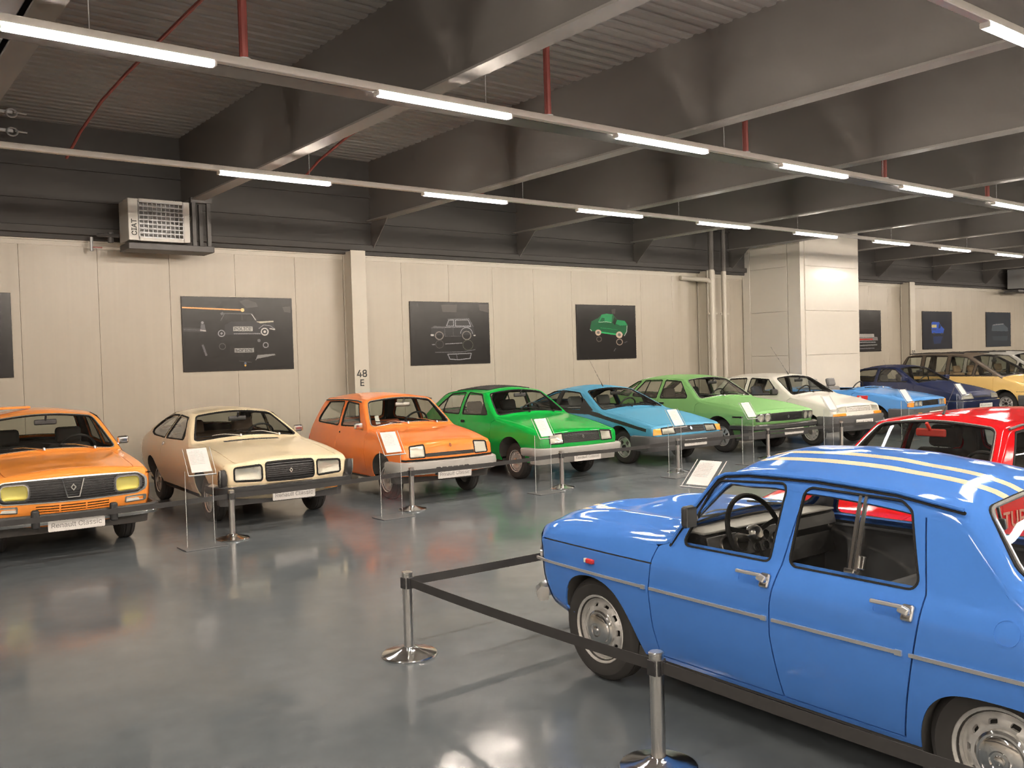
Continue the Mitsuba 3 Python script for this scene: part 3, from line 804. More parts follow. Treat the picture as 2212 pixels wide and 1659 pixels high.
# square clad pillar
k = thing('pillar', 'large square pillar clad in white panels behind the white hatchback', 'pillar')
PX0, PX1, PY0 = 20.13, 22.78, 13.78
part(k, 'core', cbox(((PX0 + PX1) / 2, (PY0 + WALL_Y) / 2 - .02, DECK / 2), (PX1 - PX0 - .04, WALL_Y - PY0 - .06, DECK - .01)), 'seam_grey', smooth=False)
for z0, z1 in ((0, .62), (.62, 1.77), (1.77, 2.92), (2.92, 4.07), (4.07, DECK)):
    part(k, 'panel', cbox((PX0, PY0 + .97, (z0 + z1) / 2), (.03, 1.16, z1 - z0 - .006), .003), 'pillar_paint', smooth=False)
    part(k, 'panel', cbox((PX0 + .18 + 1.225, PY0, (z0 + z1) / 2), (2.43, .03, z1 - z0 - .006), .003), 'pillar_paint', smooth=False)
for x, y, sx, sy in ((PX0 + .05, PY0 + .18, .13, .38), (PX0 + .06, PY0 + .02, .16, .06), (PX0 + .03, PY0 + 1.68, .09, .24), (PX1 - .03, PY0 + .05, .1, .12)):
    part(k, 'corner_post', cbox((x, y, DECK / 2), (sx, sy, DECK - .02), .006), 'pillar_paint', smooth=False)
ORD = 'first second third fourth fifth sixth seventh eighth ninth tenth eleventh twelfth thirteenth fourteenth'.split()
# roof beams
BX0, BSTEP, BZ = 5.12, 3.59, 4.6
for i in range(-3, 11):
    x = BX0 + i * BSTEP
    k = thing('roof_beam', f'{ORD[i + 1]} dark roof beam from the left with a pale bottom flange', 'beam') if -1 <= i < 8 else thing('roof_beam', 'dark roof beam outside the picture', 'beam', 'roof beams outside the picture')
    part(k, 'web', cbox((x, (YF + WALL_Y) / 2, (BZ + DECK) / 2 + .03), (.03, WALL_Y - YF, DECK - BZ + .05)), 'dark_paint', smooth=False)
    part(k, 'bottom_flange', cbox((x, (YF + WALL_Y) / 2, BZ + .012), (.21, WALL_Y - YF, .024)), 'flange_paint', smooth=False)
    part(k, 'haunch', prism([(WALL_Y - .1, 4.02), (WALL_Y - .1, BZ), (WALL_Y - .75, BZ)], .02).apply_transform(axes((x - .01, 0, 0), (0, 1, 0), (0, 0, 1))), 'dark_paint', smooth=False)
# red sprinkler pipes, one in each bay, with drops
for i in range(-1, 6):
    x = 6.86 - .04 + (i - 0) * BSTEP
    if i == -1: lab = 'thin red sprinkler pipe under the corrugated deck, left of the first full beam'
    else: lab = ['thin red sprinkler pipe right of the widest pale beam', 'red sprinkler pipe in the middle bay above the long light track', 'red sprinkler pipe in the bay before the square pillar', 'red sprinkler pipe in the bay over the square pillar', 'red sprinkler pipe beyond the square pillar', 'red sprinkler pipe in the farthest bay'][i]
    k = thing('sprinkler_pipe', lab, 'pipe')
    part(k, 'run', tube([(x, YF, 5.52), (x, 9.5, 5.52), (x, 11.6, 5.5)] + ([(x - .03, 12.7, 5.42), (x - .1, 13.6, 5.2), (x - .16, 14.2, 4.95)] if i < 3 else [(x, 13.3, 5.5)]), .021, 8), 'red_pipe')
    part(k, 'drop', tube([(x, 7.96, 5.52), (x, 7.96, 4.64)], .040, 10), 'red_pipe')
    part(k, 'tee', rbox((x, 7.96, 5.5), (.09, .16, .09), .03), 'red_pipe')
    part(k, 'sprinkler_head', lathe([(.001, 4.56), (.04, 4.56), (.05, 4.6), (.064, 4.62), (.064, 4.66), (.001, 4.67)], 12).apply_translation([x, 7.96, 0]), 'galvanised')
# hanging light tracks with LED modules
tl = {0: 'behind the viewer', 1: 'over the viewer', 2: 'over the blue saloon', 3: 'long upper light track', 4: 'light track nearest the back wall'}
for j, y in enumerate(TRACK_Y):
    k = thing('light_track', {3: 'white hanging light rail running diagonally across the upper ceiling', 4: 'white hanging light rail nearest the back wall', 2: 'white hanging light rail at the upper right corner'}.get(j, f'white hanging light rail {tl[j]}'), 'light rail')
    part(k, 'rail', cbox(((X0 + X1) / 2, y, LED_Z + .035), (X1 - X0 - 1, .075, .065), .006), 'track_white', smooth=False)
    for x in np.arange(BX0 - 2 * BSTEP + .2, X1 - 1, BSTEP):
        part(k, 'hanger_wire', tube([(x, y, LED_Z + .06), (x, y, DECK)], .004, 5), 'galvanised')

#
LAMP = [(LED_X0 + i * LED_STEP, j) for j in range(5) for i in range(-4, 13 if j > 2 else 7) if j < 3 or i >= j - 4]
led = cbox((LED_LEN / 2, 0, -.021), (LED_LEN, .075, .042), .01)
led_d = shape(led, 'white_plastic', None, False)
cap_d = shape(cbox((-.012, 0, -.019), (.024, .077, .042), .006), 'track_white', None, False)
for x, j in LAMP:
    i = round((x - LED_X0) / LED_STEP); o = i + (2 if j == 3 else 1 if j == 4 else 99)
    if j > 2 and 0 < o <= 10: k = thing('led_lamp', f"{ORD[o - 1]} lit LED lamp from the left on the {'upper' if j == 3 else 'lower'} light rail", 'lamp')
    elif (j, i) == (2, 1): k = thing('led_lamp', 'lit LED lamp in the top right corner', 'lamp')
    else: k = thing('led_lamp', 'lit LED lamp in a light rail outside the picture', 'lamp', 'LED lamps outside the picture')
    M = T4().translate([x, TRACK_Y[j], LED_Z])
    scene[k + '__diffuser'] = {**led_d, 'to_world': M, 'emitter': {'type': 'area', 'radiance': rgb(LED_RGB)}}
    for e in (0, LED_LEN + .024): scene[newkey(k + '__end_cap')] = {**cap_d, 'to_world': T4().translate([x + e, TRACK_Y[j], LED_Z])}
k = thing('cable_tray', 'dark cable tray running just behind the upper light rail', 'cable tray')
part(k, 'tray', cbox(((X0 + X1) / 2, 7.36, 4.33), (X1 - X0 - 1, .26, .02)), 'tray_dark', smooth=False)
for sg in (-1, 1): part(k, 'edge', cbox(((X0 + X1) / 2, 7.36 + sg * .13, 4.35), (X1 - X0 - 1, .012, .06)), 'tray_dark', smooth=False)
# pale duct running along the first beam
k = thing('air_duct', 'pale grey air duct along the first beam in the top left corner', 'duct')
prin('duct_white', (.74, .76, .80), .45)
for y in np.arange(4.5, 13.4, 1.5): part(k, 'section', cbox((1.19, y + .745, 4.90), (.44, 1.48, .46), .012), 'duct_white', smooth=False)
for y in np.arange(4.5, 13.6, 1.5): part(k, 'flange', cbox((1.19, y, 4.90), (.46, .03, .49), .004), 'galvanised', smooth=False)
for y, d in ((6.6, .02), (7.3, -.03), (9.4, .02)): part(k, 'hanging_cable', tube([(.95, y, 5.1), (.945, y + d, 4.9), (.95, y + 2 * d, 4.64)], .012, 6), 'tray_dark')
for dz, lab in ((0, 'upper of two galvanised hooks on the dark wall at the left edge'), (-.27, 'lower of two galvanised hooks on the dark wall at the left edge')):
    k = thing('hook', lab, 'hook')
    part(k, 'plate', cbox((2.42, 14.9, 5.68 + dz), (.2, .03, .05), .006), 'galvanised', smooth=False)
    part(k, 'ring', tube([(2.5 + .07 * math.cos(a), 14.86, 5.66 + dz + .06 * math.sin(a)) for a in np.linspace(0, 2 * math.pi, 14)[:-1]], .013, 6, closed=True), 'galvanised')
    part(k, 'bolt', tube([(2.54, 14.88, 5.68 + dz), (2.7, 14.88, 5.67 + dz)], .014, 6), 'galvanised')
# unit heater on its bracket
k = thing('unit_heater', 'white unit heater with a square grille on a dark bracket high on the wall', 'heater')
hx0, hx1, hz0, hz1, hy = 4.03, 4.97, 3.90, 4.55, 14.75
part(k, 'casing', pjoin([cbox(((hx0 + hx1) / 2, hy + .36, (hz0 + hz1) / 2), (hx1 - hx0, .3, hz1 - hz0), .01), cbox((hx0 + .012, hy + .12, (hz0 + hz1) / 2), (.024, .24, hz1 - hz0)), cbox((hx1 - .012, hy + .12, (hz0 + hz1) / 2), (.024, .24, hz1 - hz0)), cbox(((hx0 + hx1) / 2, hy + .12, hz0 + .012), (hx1 - hx0, .24, .024)), cbox(((hx0 + hx1) / 2, hy + .12, hz1 - .012), (hx1 - hx0, .24, .024))], False), 'heater_white')
gx0, gx1, gz0, gz1 = hx0 + .16, hx1 - .1, hz0 + .055, hz1 - .045
part(k, 'outlet', cbox(((gx0 + gx1) / 2, hy + .19, (gz0 + gz1) / 2), (gx1 - gx0 + .02, .012, gz1 - gz0 + .02)), 'duct_metal', smooth=False)
part(k, 'front_frame', pjoin([cbox((hx0 + .07, hy, (hz0 + hz1) / 2), (.15, .04, hz1 - hz0), .008), cbox((hx1 - .045, hy, (hz0 + hz1) / 2), (.1, .04, hz1 - hz0), .008), cbox(((gx0 + gx1) / 2, hy, hz1 - .02), (gx1 - gx0, .04, .05), .006), cbox(((gx0 + gx1) / 2, hy, hz0 + .025), (gx1 - gx0, .04, .06), .006)], False), 'heater_white')
for i in range(9): part(k, 'louvre', cbox(((gx0 + gx1) / 2, hy - .012, gz0 + (gz1 - gz0) * i / 8), (gx1 - gx0, .02, .018), .003), 'galvanised', smooth=False)
for i in range(11): part(k, 'vane', cbox((gx0 + (gx1 - gx0) * i / 10, hy - .006, (gz0 + gz1) / 2), (.014, .02, gz1 - gz0), .002), 'galvanised', smooth=False)
t = meshkit.text_mesh('CIAT', .075, .002, bold=True)
part(k, 'lettering', place(t, axes((hx0 + .115, hy - .021, hz0 + .07), (0, 0, 1), (-1, 0, 0))), 'black_ink', smooth=False)
part(k, 'bracket', pjoin([cbox((4.68, hy + .2, 3.81), (1.34, .5, .1), .008), cbox((5.05, hy + .02, 4.22), (.06, .06, .8)), cbox((5.29, hy + .02, 4.2), (.06, .06, .8)), cbox((5.17, hy + .02, 4.6), (.34, .1, .08)), cbox((5.29, hy + .4, 4.2), (.06, .06, .8))], False), 'tray_dark')
k = thing('pipe_valve', 'small pipe valve hanging under the dark ledge left of the heater', 'valve')
part(k, 'body', tube([(3.64, 15.4, 4.0), (3.64, 15.4, 3.78)], .025, 8), 'galvanised')
part(k, 'lever', cbox((3.72, 15.38, 3.84), (.14, .02, .02)), 'red_pipe', smooth=False)
part(k, 'feed', pjoin([tube([(3.7, 15.28, 4.02), (3.98, 15.1, 4.0)], .03, 8), tube([(3.88, 15.2, 3.9), (3.88, 15.2, 4.06)], .045, 8)]), 'tray_dark')
# low box far right under the dark wall
k = thing('unit_heater', 'distant grey heater casing high on the wall at the right edge', 'heater')
part(k, 'casing', cbox((35.9, 14.98, 4.3), (1.3, .6, .72), .01), 'galvanised', smooth=False)
part(k, 'bracket', cbox((35.9, 15.1, 3.86), (1.5, .5, .08)), 'tray_dark', smooth=False)

# ------------------------------------------------------------------ barrier posts, belts and information stands
POST = [(2.99, 5.0, 'chrome barrier post nearest the corner of the blue saloon, standing alone on the floor'), (2.99, 2.84, 'chrome barrier post in the foreground in front of the blue saloon door'),
        (3.62, 9.72, 'chrome barrier post in front of the cream coupe'), (6.03, 9.9, 'chrome barrier post in front of the orange hatchback'), (8.56, 9.9, 'chrome barrier post in front of the bright green hatchback'),
        (10.95, 9.82, 'chrome barrier post in front of the light blue coupe'), (13.32, 9.84, 'chrome barrier post in front of the pale green saloon'), (15.32, 9.66, 'chrome barrier post in front of the white hatchback'),
        (1.28, 9.84, 'chrome barrier post in front of the orange saloon'),  (5.9, 5.0, 'chrome barrier post behind the blue saloon, hidden by it'), (2.99, .7, 'chrome barrier post beside the viewer')]
POST = [p for p in POST if 'hidden' not in p[2] and 'viewer' not in p[2] and p[0] > 2]
PH = .535
base_m = lathe([(.001, .0), (.178, .0), (.18, .008), (.176, .016), (.12, .03), (.07, .042), (.045, .056), (.034, .06)], 40)
rod_m = lathe([(.0325, .05), (.0325, PH - .115), (.034, PH - .11), (.034, PH - .012), (.0355, PH - .01), (.0355, PH), (.03, PH + .004), (.001, PH + .004)], 28)
slot_m = pjoin([cbox((0, -.0335, PH - .065), (.05, .008, .07), .002), cbox((-.0335, 0, PH - .065), (.008, .05, .07), .002), cbox((.0335, 0, PH - .065), (.008, .05, .07), .002)], False)
bd, rd, sd = shape(base_m, 'chrome'), shape(rod_m, 'steel'), shape(slot_m, 'black_plastic')
for x, y, lab in POST:
    k = thing('barrier_post', lab, 'barrier post')
    for nm, d in (('base', bd), ('pole', rd), ('belt_slot', sd)): part(k, nm, {**d, 'to_world': T4().translate([x, y, 0])}, None)
prin('belt_fabric', (.026, .025, .025), .8)
def belt(a, b, lab, sag=.012):
    a, b = np.array(a, float), np.array(b, float); d = (b - a) / np.linalg.norm(b - a)
    a, b = a + d * .034, b - d * .034
    t = np.linspace(0, 1, 15); p = a + (b - a) * t[:, None]; z = PH - .062 - sag * 4 * t * (1 - t)
    nrm = np.array([-d[1], d[0]]) * .0012
    V, F = [], []
    for i in range(len(t)):
        for sx, sz in ((1, -.027), (1, .027), (-1, .027), (-1, -.027)): V.append((p[i, 0] + sx * nrm[0], p[i, 1] + sx * nrm[1], z[i] + sz))
    for i in range(len(t) - 1):
        for q in range(4): A, B, C, D = i * 4 + q, i * 4 + (q + 1) % 4, i * 4 + 4 + (q + 1) % 4, i * 4 + 4 + q; F += [[A, B, C], [A, C, D]]
    k = thing('barrier_belt', lab, 'barrier belt')
    part(k, 'strap', trimesh.Trimesh(np.array(V), np.array(F), process=False), 'belt_fabric', smooth=20)
    for e in (a, b): part(k, 'clip', cbox((e[0], e[1], PH - .062), (.016, .016, .066), .003), 'black_plastic', smooth=False)
row = sorted([p[:2] for p in POST if p[1] > 9])
belt((1.1, 9.68), row[0], 'dark belt in front of the orange saloon, left end of the long barrier')
for a, b, w in zip(row, row[1:], ('cream coupe and the orange hatchback', 'orange hatchback and the bright green hatchback', 'bright green hatchback and the light blue coupe', 'light blue coupe and the pale green saloon', 'pale green saloon and the white hatchback')):
    belt(a, b, 'dark belt stretched between the posts of the ' + w)
belt(row[-1], (17.3, 9.3), 'dark belt to the right of the white hatchback post')
belt((2.99, 5.0), (5.75, 5.0), 'dark belt passing behind the nose of the blue saloon')
belt((2.99, 5.0), (2.99, 2.84), 'dark belt in front of the front wheel of the blue saloon')
belt((2.99, 2.84), (2.99, .6), 'dark belt below the doors of the blue saloon, running out of the picture')
prin('acrylic_edge', (.55, .57, .57), .2)
prin('stand_base', (.10, .105, .11), .3)
def info_stand(x, y, lab, yaw=0.0, H=1.05, text=True, edge='acrylic_edge', lean=(.55, .835)):
    k = thing('information_stand', lab, 'information stand')
    M = rigid(x, y, 0, yaw)
    w, zt = .145, H - .245
    pane = lambda x0, x1, y, z0, z1: trimesh.Trimesh([[x0, y, z0], [x1, y, z0], [x1, y, z1], [x0, y, z1]], [[0, 1, 2], [0, 2, 3]], process=False)
    part(k, 'base_plate', place(cbox((0, 0, .006), (.44, .30, .012), .003), M), 'stand_base', smooth=False)
    part(k, 'panel', place(pjoin([pane(-w, w, .04, .012, zt + .012), pane(-w, w, -.04, .012, .28)], False), M), 'acrylic')
    part(k, 'panel_edge', place(pjoin([cbox((sg * w, .04, (zt + .012) / 2), (.004, .006, zt)) for sg in (1, -1)], False), M), edge)
    tl = axes((0, -.07, zt - .02), (1, 0, 0), (0, *lean))
    part(k, 'tray', place(trimesh.Trimesh([[-.145, -.02, -.004], [.145, -.02, -.004], [.145, .31, -.004], [-.145, .31, -.004]], [[0, 1, 2], [0, 2, 3]], process=False), M @ tl), 'acrylic', smooth=False)
    part(k, 'tray_edge', place(pjoin([cbox((0, -.022, .004), (.29, .006, .02)), cbox((.143, .145, -.002), (.004, .33, .007)), cbox((-.143, .145, -.002), (.004, .33, .007))], False), M @ tl), edge)
    kp = part(k, 'sheet', place(cbox((0, .155, .003), (.212, .285, .003)), M @ tl), 'paper_white', smooth=False)
    if text:
        part(kp, 'print', place(pjoin([cbox((-.02, .265 - i * .017, .0055), (.15 if i else .09, .004, .0006)) for i in range(10)], False), M @ tl), 'paper_text')
info_stand(3.22, 9.52, 'clear stand with a white sheet in front of the cream coupe')
info_stand(5.58, 9.60, 'clear stand with a white sheet in front of the orange hatchback')
info_stand(8.10, 9.72, 'clear stand with a white sheet in front of the bright green hatchback')
info_stand(10.52, 9.45, 'clear stand with a white sheet in front of the light blue coupe')
info_stand(12.50, 9.60, 'clear stand with a white sheet in front of the pale green saloon')
info_stand(14.75, 9.52, 'clear stand with a white sheet in front of the white hatchback', text=False)
info_stand(17.62, 9.62, 'clear stand with a white sheet in front of the blue open car', text=False)
info_stand(20.6, 9.95, 'clear stand with a white sheet in front of the dark blue saloon', text=False)

# ------------------------------------------------------------------ pictures on the back wall: printed boards
two('picture_print', {'type': 'principled', 'base_color': {'type': 'mesh_attribute', 'name': 'vertex_color'}, 'roughness': .22, 'specular': .25})
prin('board_black', (.016, .015, .015), .35, spec=.25)
def picture(x0, x1, z0, z1, label, shapes, box=(0, 0, 1, 1), bg=(.014, .013, .013)):
    """shapes: (outline in the box's own coordinates, y down; colour), printed one over the other"""
    k = thing('picture', label, 'picture')
    part(k, 'board', cbox(((x0 + x1) / 2, WALL_Y - .014, (z0 + z1) / 2), (x1 - x0, .022, z1 - z0), .002), 'board_black', smooth=False)
    V, F, C, o = [], [], [], 0
    bx0, by0, bx1, by1 = box
    full = sbox(bx0 + .004 * (bx1 - bx0), by0 + .006 * (by1 - by0), bx1 - .004 * (bx1 - bx0), by1 - .006 * (by1 - by0))
    for i, (g, c) in enumerate([(full, bg)] + shapes):
        g = g.intersection(full)
        for q in getattr(g, 'geoms', [g]):
            if not isinstance(q, Polygon) or q.area < 1e-6: continue
            v, f = trimesh.creation.triangulate_polygon(q, engine='earcut')
            v = np.asarray(v)
            V.append(np.stack([x0 + (v[:, 0] - bx0) / (bx1 - bx0) * (x1 - x0), np.full(len(v), WALL_Y - .0262 - .00025 * i), z1 - (v[:, 1] - by0) / (by1 - by0) * (z1 - z0)], 1))
            F.append(np.asarray(f) + o); C.append(np.tile(c, (len(v), 1))); o += len(v)
    V, F, C = np.vstack(V), np.vstack(F), np.vstack(C)
    fn = np.cross(V[F[:, 1]] - V[F[:, 0]], V[F[:, 2]] - V[F[:, 0]])
    F = np.where(fn[:, 1:2] > 0, F[:, ::-1], F)
    path = meshkit.write_ply((V, F), False, None, C, normals=np.tile([0, -1.0, 0], (len(V), 1)))
    scene[k + '__print'] = {'type': 'ply', 'filename': path, 'face_normals': False, 'bsdf': {'type': 'ref', 'id': 'picture_print'}}
    return k
def ln(pts, w): return LineString(pts).buffer(w / 2, cap_style=2)
def ci(x, y, r, w=None): return Point(x, y).buffer(r, 8) if w is None else Point(x, y).buffer(r, 8).difference(Point(x, y).buffer(r - w, 8))
def words(t, x0, x1, y0, y1, flip=False):
    m = meshkit.text_mesh(t, 1.0, .01, bold=True)
    v, f = m.vertices, m.faces[np.abs(m.face_normals[:, 2]) > .9]
    f = f[m.vertices[f][:, :, 2].mean(1) > .005]
    b0, b1 = v[:, :2].min(0), v[:, :2].max(0)
    u = (v[:, :2] - b0) / (b1 - b0)
    if not flip: u[:, 1] = 1 - u[:, 1]
    q = np.stack([x0 + u[:, 0] * (x1 - x0), y0 + u[:, 1] * (y1 - y0)], 1)
    return shapely.union_all([Polygon(q[t_]).buffer(.01) for t_ in f])
G1, G2, G3 = (.10, .10, .11), (.22, .22, .24), (.42, .41, .40)
picture(.5, 2.5, 1.82, 3.11, 'dark picture cut by the left edge of the photo', [])
picture(5.06, 7.06, 1.82, 3.11, 'dark picture of a toy police car with an orange light streak', [
    (Polygon([(1380, 400), (1420, 385), (1480, 405), (1490, 430), (1420, 440)]), (.045, .043, .042)), (Polygon([(1640, 430), (1690, 425), (1690, 465), (1650, 460)]), (.05, .047, .045)),
    (ln([(1055, 440), (1398, 451)], 9), (.62, .22, .04)), (ln([(1055, 440), (1398, 451)], 3), (.85, .55, .25)), (ci(1397, 451, 11), (.85, .62, .28)),
    (Polygon([(1058, 555), (1150, 558), (1150, 582), (1058, 578)]), (.035, .035, .037)), (ln([(1060, 566), (1150, 570)], 3), G1),
    (Polygon([(1290, 540), (1330, 520), (1475, 518), (1580, 522), (1588, 560), (1555, 562), (1540, 600), (1290, 598)]), (.028, .028, .032)),
    (ln([(1268, 515), (1292, 472), (1450, 474), (1478, 514)], 4), G1), (ln([(1270, 478), (1285, 468)], 14), G1), (ln([(1450, 474), (1474, 512)], 5), G3), (ln([(1392, 472), (1392, 512)], 4), (.05, .05, .05)),
    (Polygon([(1475, 520), (1580, 514), (1582, 522), (1500, 530)]), (.38, .36, .30)), (ln([(1340, 592), (1500, 592)], 5), G2), (ln([(1490, 562), (1520, 540), (1560, 545), (1588, 565)], 4), G2), (ln([(1555, 562), (1590, 568)], 7), G3),
    (ci(1270, 590, 21, 6), G2), (ci(1270, 590, 7), G2), (ci(1525, 581, 24, 7), G3), (ci(1525, 581, 8), G3), (sbox(1338, 550, 1453, 577), (.36, .36, .35)), (words('POLICE', 1346, 1445, 554, 573), (.05, .05, .05)),
    (ci(1164, 527, 8), G2), (Polygon([(1155, 536), (1176, 536), (1184, 580), (1148, 580)]), G1), (ln([(1150, 570), (1182, 575)], 6), G3),
    (sbox(1341, 679, 1456, 705), (.24, .24, .24)), (words('POLICE', 1349, 1448, 683, 701, True), (.05, .05, .05)), (ci(1272, 667, 20, 5), (.06, .06, .06)), (ci(1528, 662, 18, 6), G2), (ci(1488, 634, 10), G1),
    (Polygon([(1475, 722), (1582, 716), (1585, 724), (1470, 745)]), (.20, .20, .20)), (ln([(1465, 752), (1478, 722)], 3), G2), (ln([(1160, 655), (1180, 720)], 12), G1), (ln([(1365, 755), (1440, 765)], 3), (.06, .06, .06)), (ci(1402, 770, 7), (.10, .12, .18)), (ci(1401, 782, 6), (.5, .28, .06))], (1052, 375, 1700, 812))
W = [[(503, 457), (520, 416), (552, 414), (552, 457), (503, 457)], [(565, 415), (655, 414), (673, 457), (565, 457), (565, 415)]]
picture(9.57, 11.54, 1.81, 3.10, 'dark picture of a grey old toy estate car above its reflection', [
    (Polygon([(470, 310), (580, 305), (575, 360), (480, 358)]), (.05, .045, .042)), (Polygon([(735, 300), (803, 300), (803, 360), (740, 345)]), (.05, .045, .042)),
    (Polygon([(400, 475), (495, 460), (520, 408), (660, 404), (692, 465), (700, 520), (395, 522)]), (.026, .026, .028)), (Polygon([(402, 470), (420, 455), (495, 462), (480, 475)]), (.07, .07, .075)), (ln([(400, 470), (495, 465)], 4), G1),
    *[(ln(w, 5), G2) for w in W], (ln([(512, 410), (660, 404), (690, 462)], 5), G1), (ln([(490, 467), (675, 463)], 4), G2), (ln([(490, 467), (490, 528), (600, 528)], 3), G1), (ln([(548, 467), (548, 528)], 3), (.06, .06, .06)),
    (ci(452, 524, 30, 7), (.17, .15, .14)), (ci(641, 524, 33, 7), (.15, .14, .13)), (ci(641, 510, 44, 5).intersection(sbox(560, 440, 700, 512)), G2), (sbox(394, 514, 415, 526), G3), (sbox(690, 520, 704, 528), G3),
    (ln([(490, 582), (608, 578)], 5), G2), (ci(452, 584, 29, 5), (.05, .046, .044)), (ci(648, 592, 38, 5), (.055, .06, .045)), (ln([(400, 586), (420, 586)], 5), G2), (ln([(420, 640), (610, 640), (700, 626)], 5), G1), (ln([(505, 655), (670, 652), (660, 688), (585, 695), (520, 690), (505, 655)], 6), G2), (ln([(565, 655), (570, 690)], 5), G1)], (262, 288, 808, 727))
GR, GD = (.02, .20, .075), (.012, .085, .035)
picture(14.04, 15.97, 1.82, 3.10, 'dark picture of a green toy car with beige wheels', [
    (Polygon([(1640, 340), (1670, 335), (1668, 372), (1645, 372)]), (.04, .036, .034)),
    (Polygon([(1488, 478), (1500, 425), (1545, 402), (1572, 376), (1605, 370), (1650, 374), (1678, 412), (1735, 420), (1756, 450), (1750, 500), (1720, 522), (1575, 502), (1496, 492)]), GD), (Polygon([(1545, 430), (1572, 378), (1605, 371), (1648, 376), (1640, 432), (1600, 426)]), GR), (Polygon([(1680, 414), (1735, 422), (1752, 452), (1700, 455), (1668, 440)]), GR),
    (Polygon([(1646, 435), (1660, 392), (1678, 415), (1664, 452)]), (.012, .02, .014)), (ln([(1548, 432), (1600, 428), (1638, 434)], 4), (.25, .35, .27)), (Polygon([(1555, 428), (1572, 400), (1590, 402), (1590, 426)]), GD), (ln([(1560, 475), (1590, 430)], 3), GD), (ln([(1550, 500), (1690, 520)], 10), (.03, .32, .11)), (ln([(1560, 470), (1680, 484)], 3), GR),
    (ln([(1750, 455), (1745, 500), (1728, 528)], 5), (.30, .34, .30)), (ln([(1488, 480), (1500, 492)], 6), (.3, .36, .3)),
    (ci(1544, 503, 21), (.42, .33, .26)), (ci(1544, 503, 10), (.12, .12, .11)), (ci(1692, 520, 24), (.46, .36, .29)), (ci(1692, 520, 11), (.13, .13, .12)), (ci(1548, 549, 20, 7), (.07, .06, .055)), (ci(1692, 571, 24, 6), (.24, .19, .16)), (ln([(1728, 578), (1746, 568)], 4), G1), (ln([(1650, 635), (1665, 615)], 4), G1)], (1400, 310, 1815, 690))
picture(25.0, 27.03, 1.80, 3.10, 'dark picture of a red and white model partly hidden by the square pillar', [
    (sbox(1150, 672, 1300, 692), (.30, .29, .28)), (Polygon([(1150, 694), (1322, 690), (1325, 712), (1150, 716)]), (.16, .15, .15)), (ln([(1150, 706), (1290, 704)], 10), (.30, .035, .03)), (ln([(1150, 722), (1310, 722)], 5), G2), (ln([(1160, 742), (1320, 738)], 8), (.14, .14, .14)), (ln([(1160, 760), (1300, 758)], 6), G1)], (1110, 530, 1348, 778))
picture(29.62, 31.63, 1.81, 3.10, 'small dark picture of a blue toy van', [
    (Polygon([(1647, 606), (1655, 600), (1694, 602), (1705, 625), (1724, 645), (1718, 672), (1648, 670)]), (.02, .07, .36)), (Polygon([(1694, 608), (1704, 626), (1700, 640), (1688, 640)]), (.01, .02, .06)), (sbox(1648, 618, 1678, 636), (.45, .40, .20)), (sbox(1650, 644, 1676, 652), (.03, .05, .16)), (ci(1662, 672, 6), (.05, .05, .06)), (ci(1708, 674, 6), (.05, .05, .06)), (Polygon([(1655, 690), (1716, 690), (1700, 735), (1660, 738)]), (.012, .025, .075))], (1595, 535, 1773, 770), bg=(.010, .013, .022))
picture(34.18, 36.17, 1.83, 3.11, 'small bluish dark picture of a pale vehicle nearest the right edge', [
    (Polygon([(2015, 622), (2040, 612), (2080, 612), (2110, 640), (2110, 660), (2012, 658)]), (.05, .07, .09)), (ln([(2020, 622), (2085, 614)], 4), G2), (Polygon([(2015, 690), (2110, 690), (2105, 720), (2020, 716)]), (.02, .035, .05))], (1980, 543, 2128, 755), bg=(.014, .022, .034))

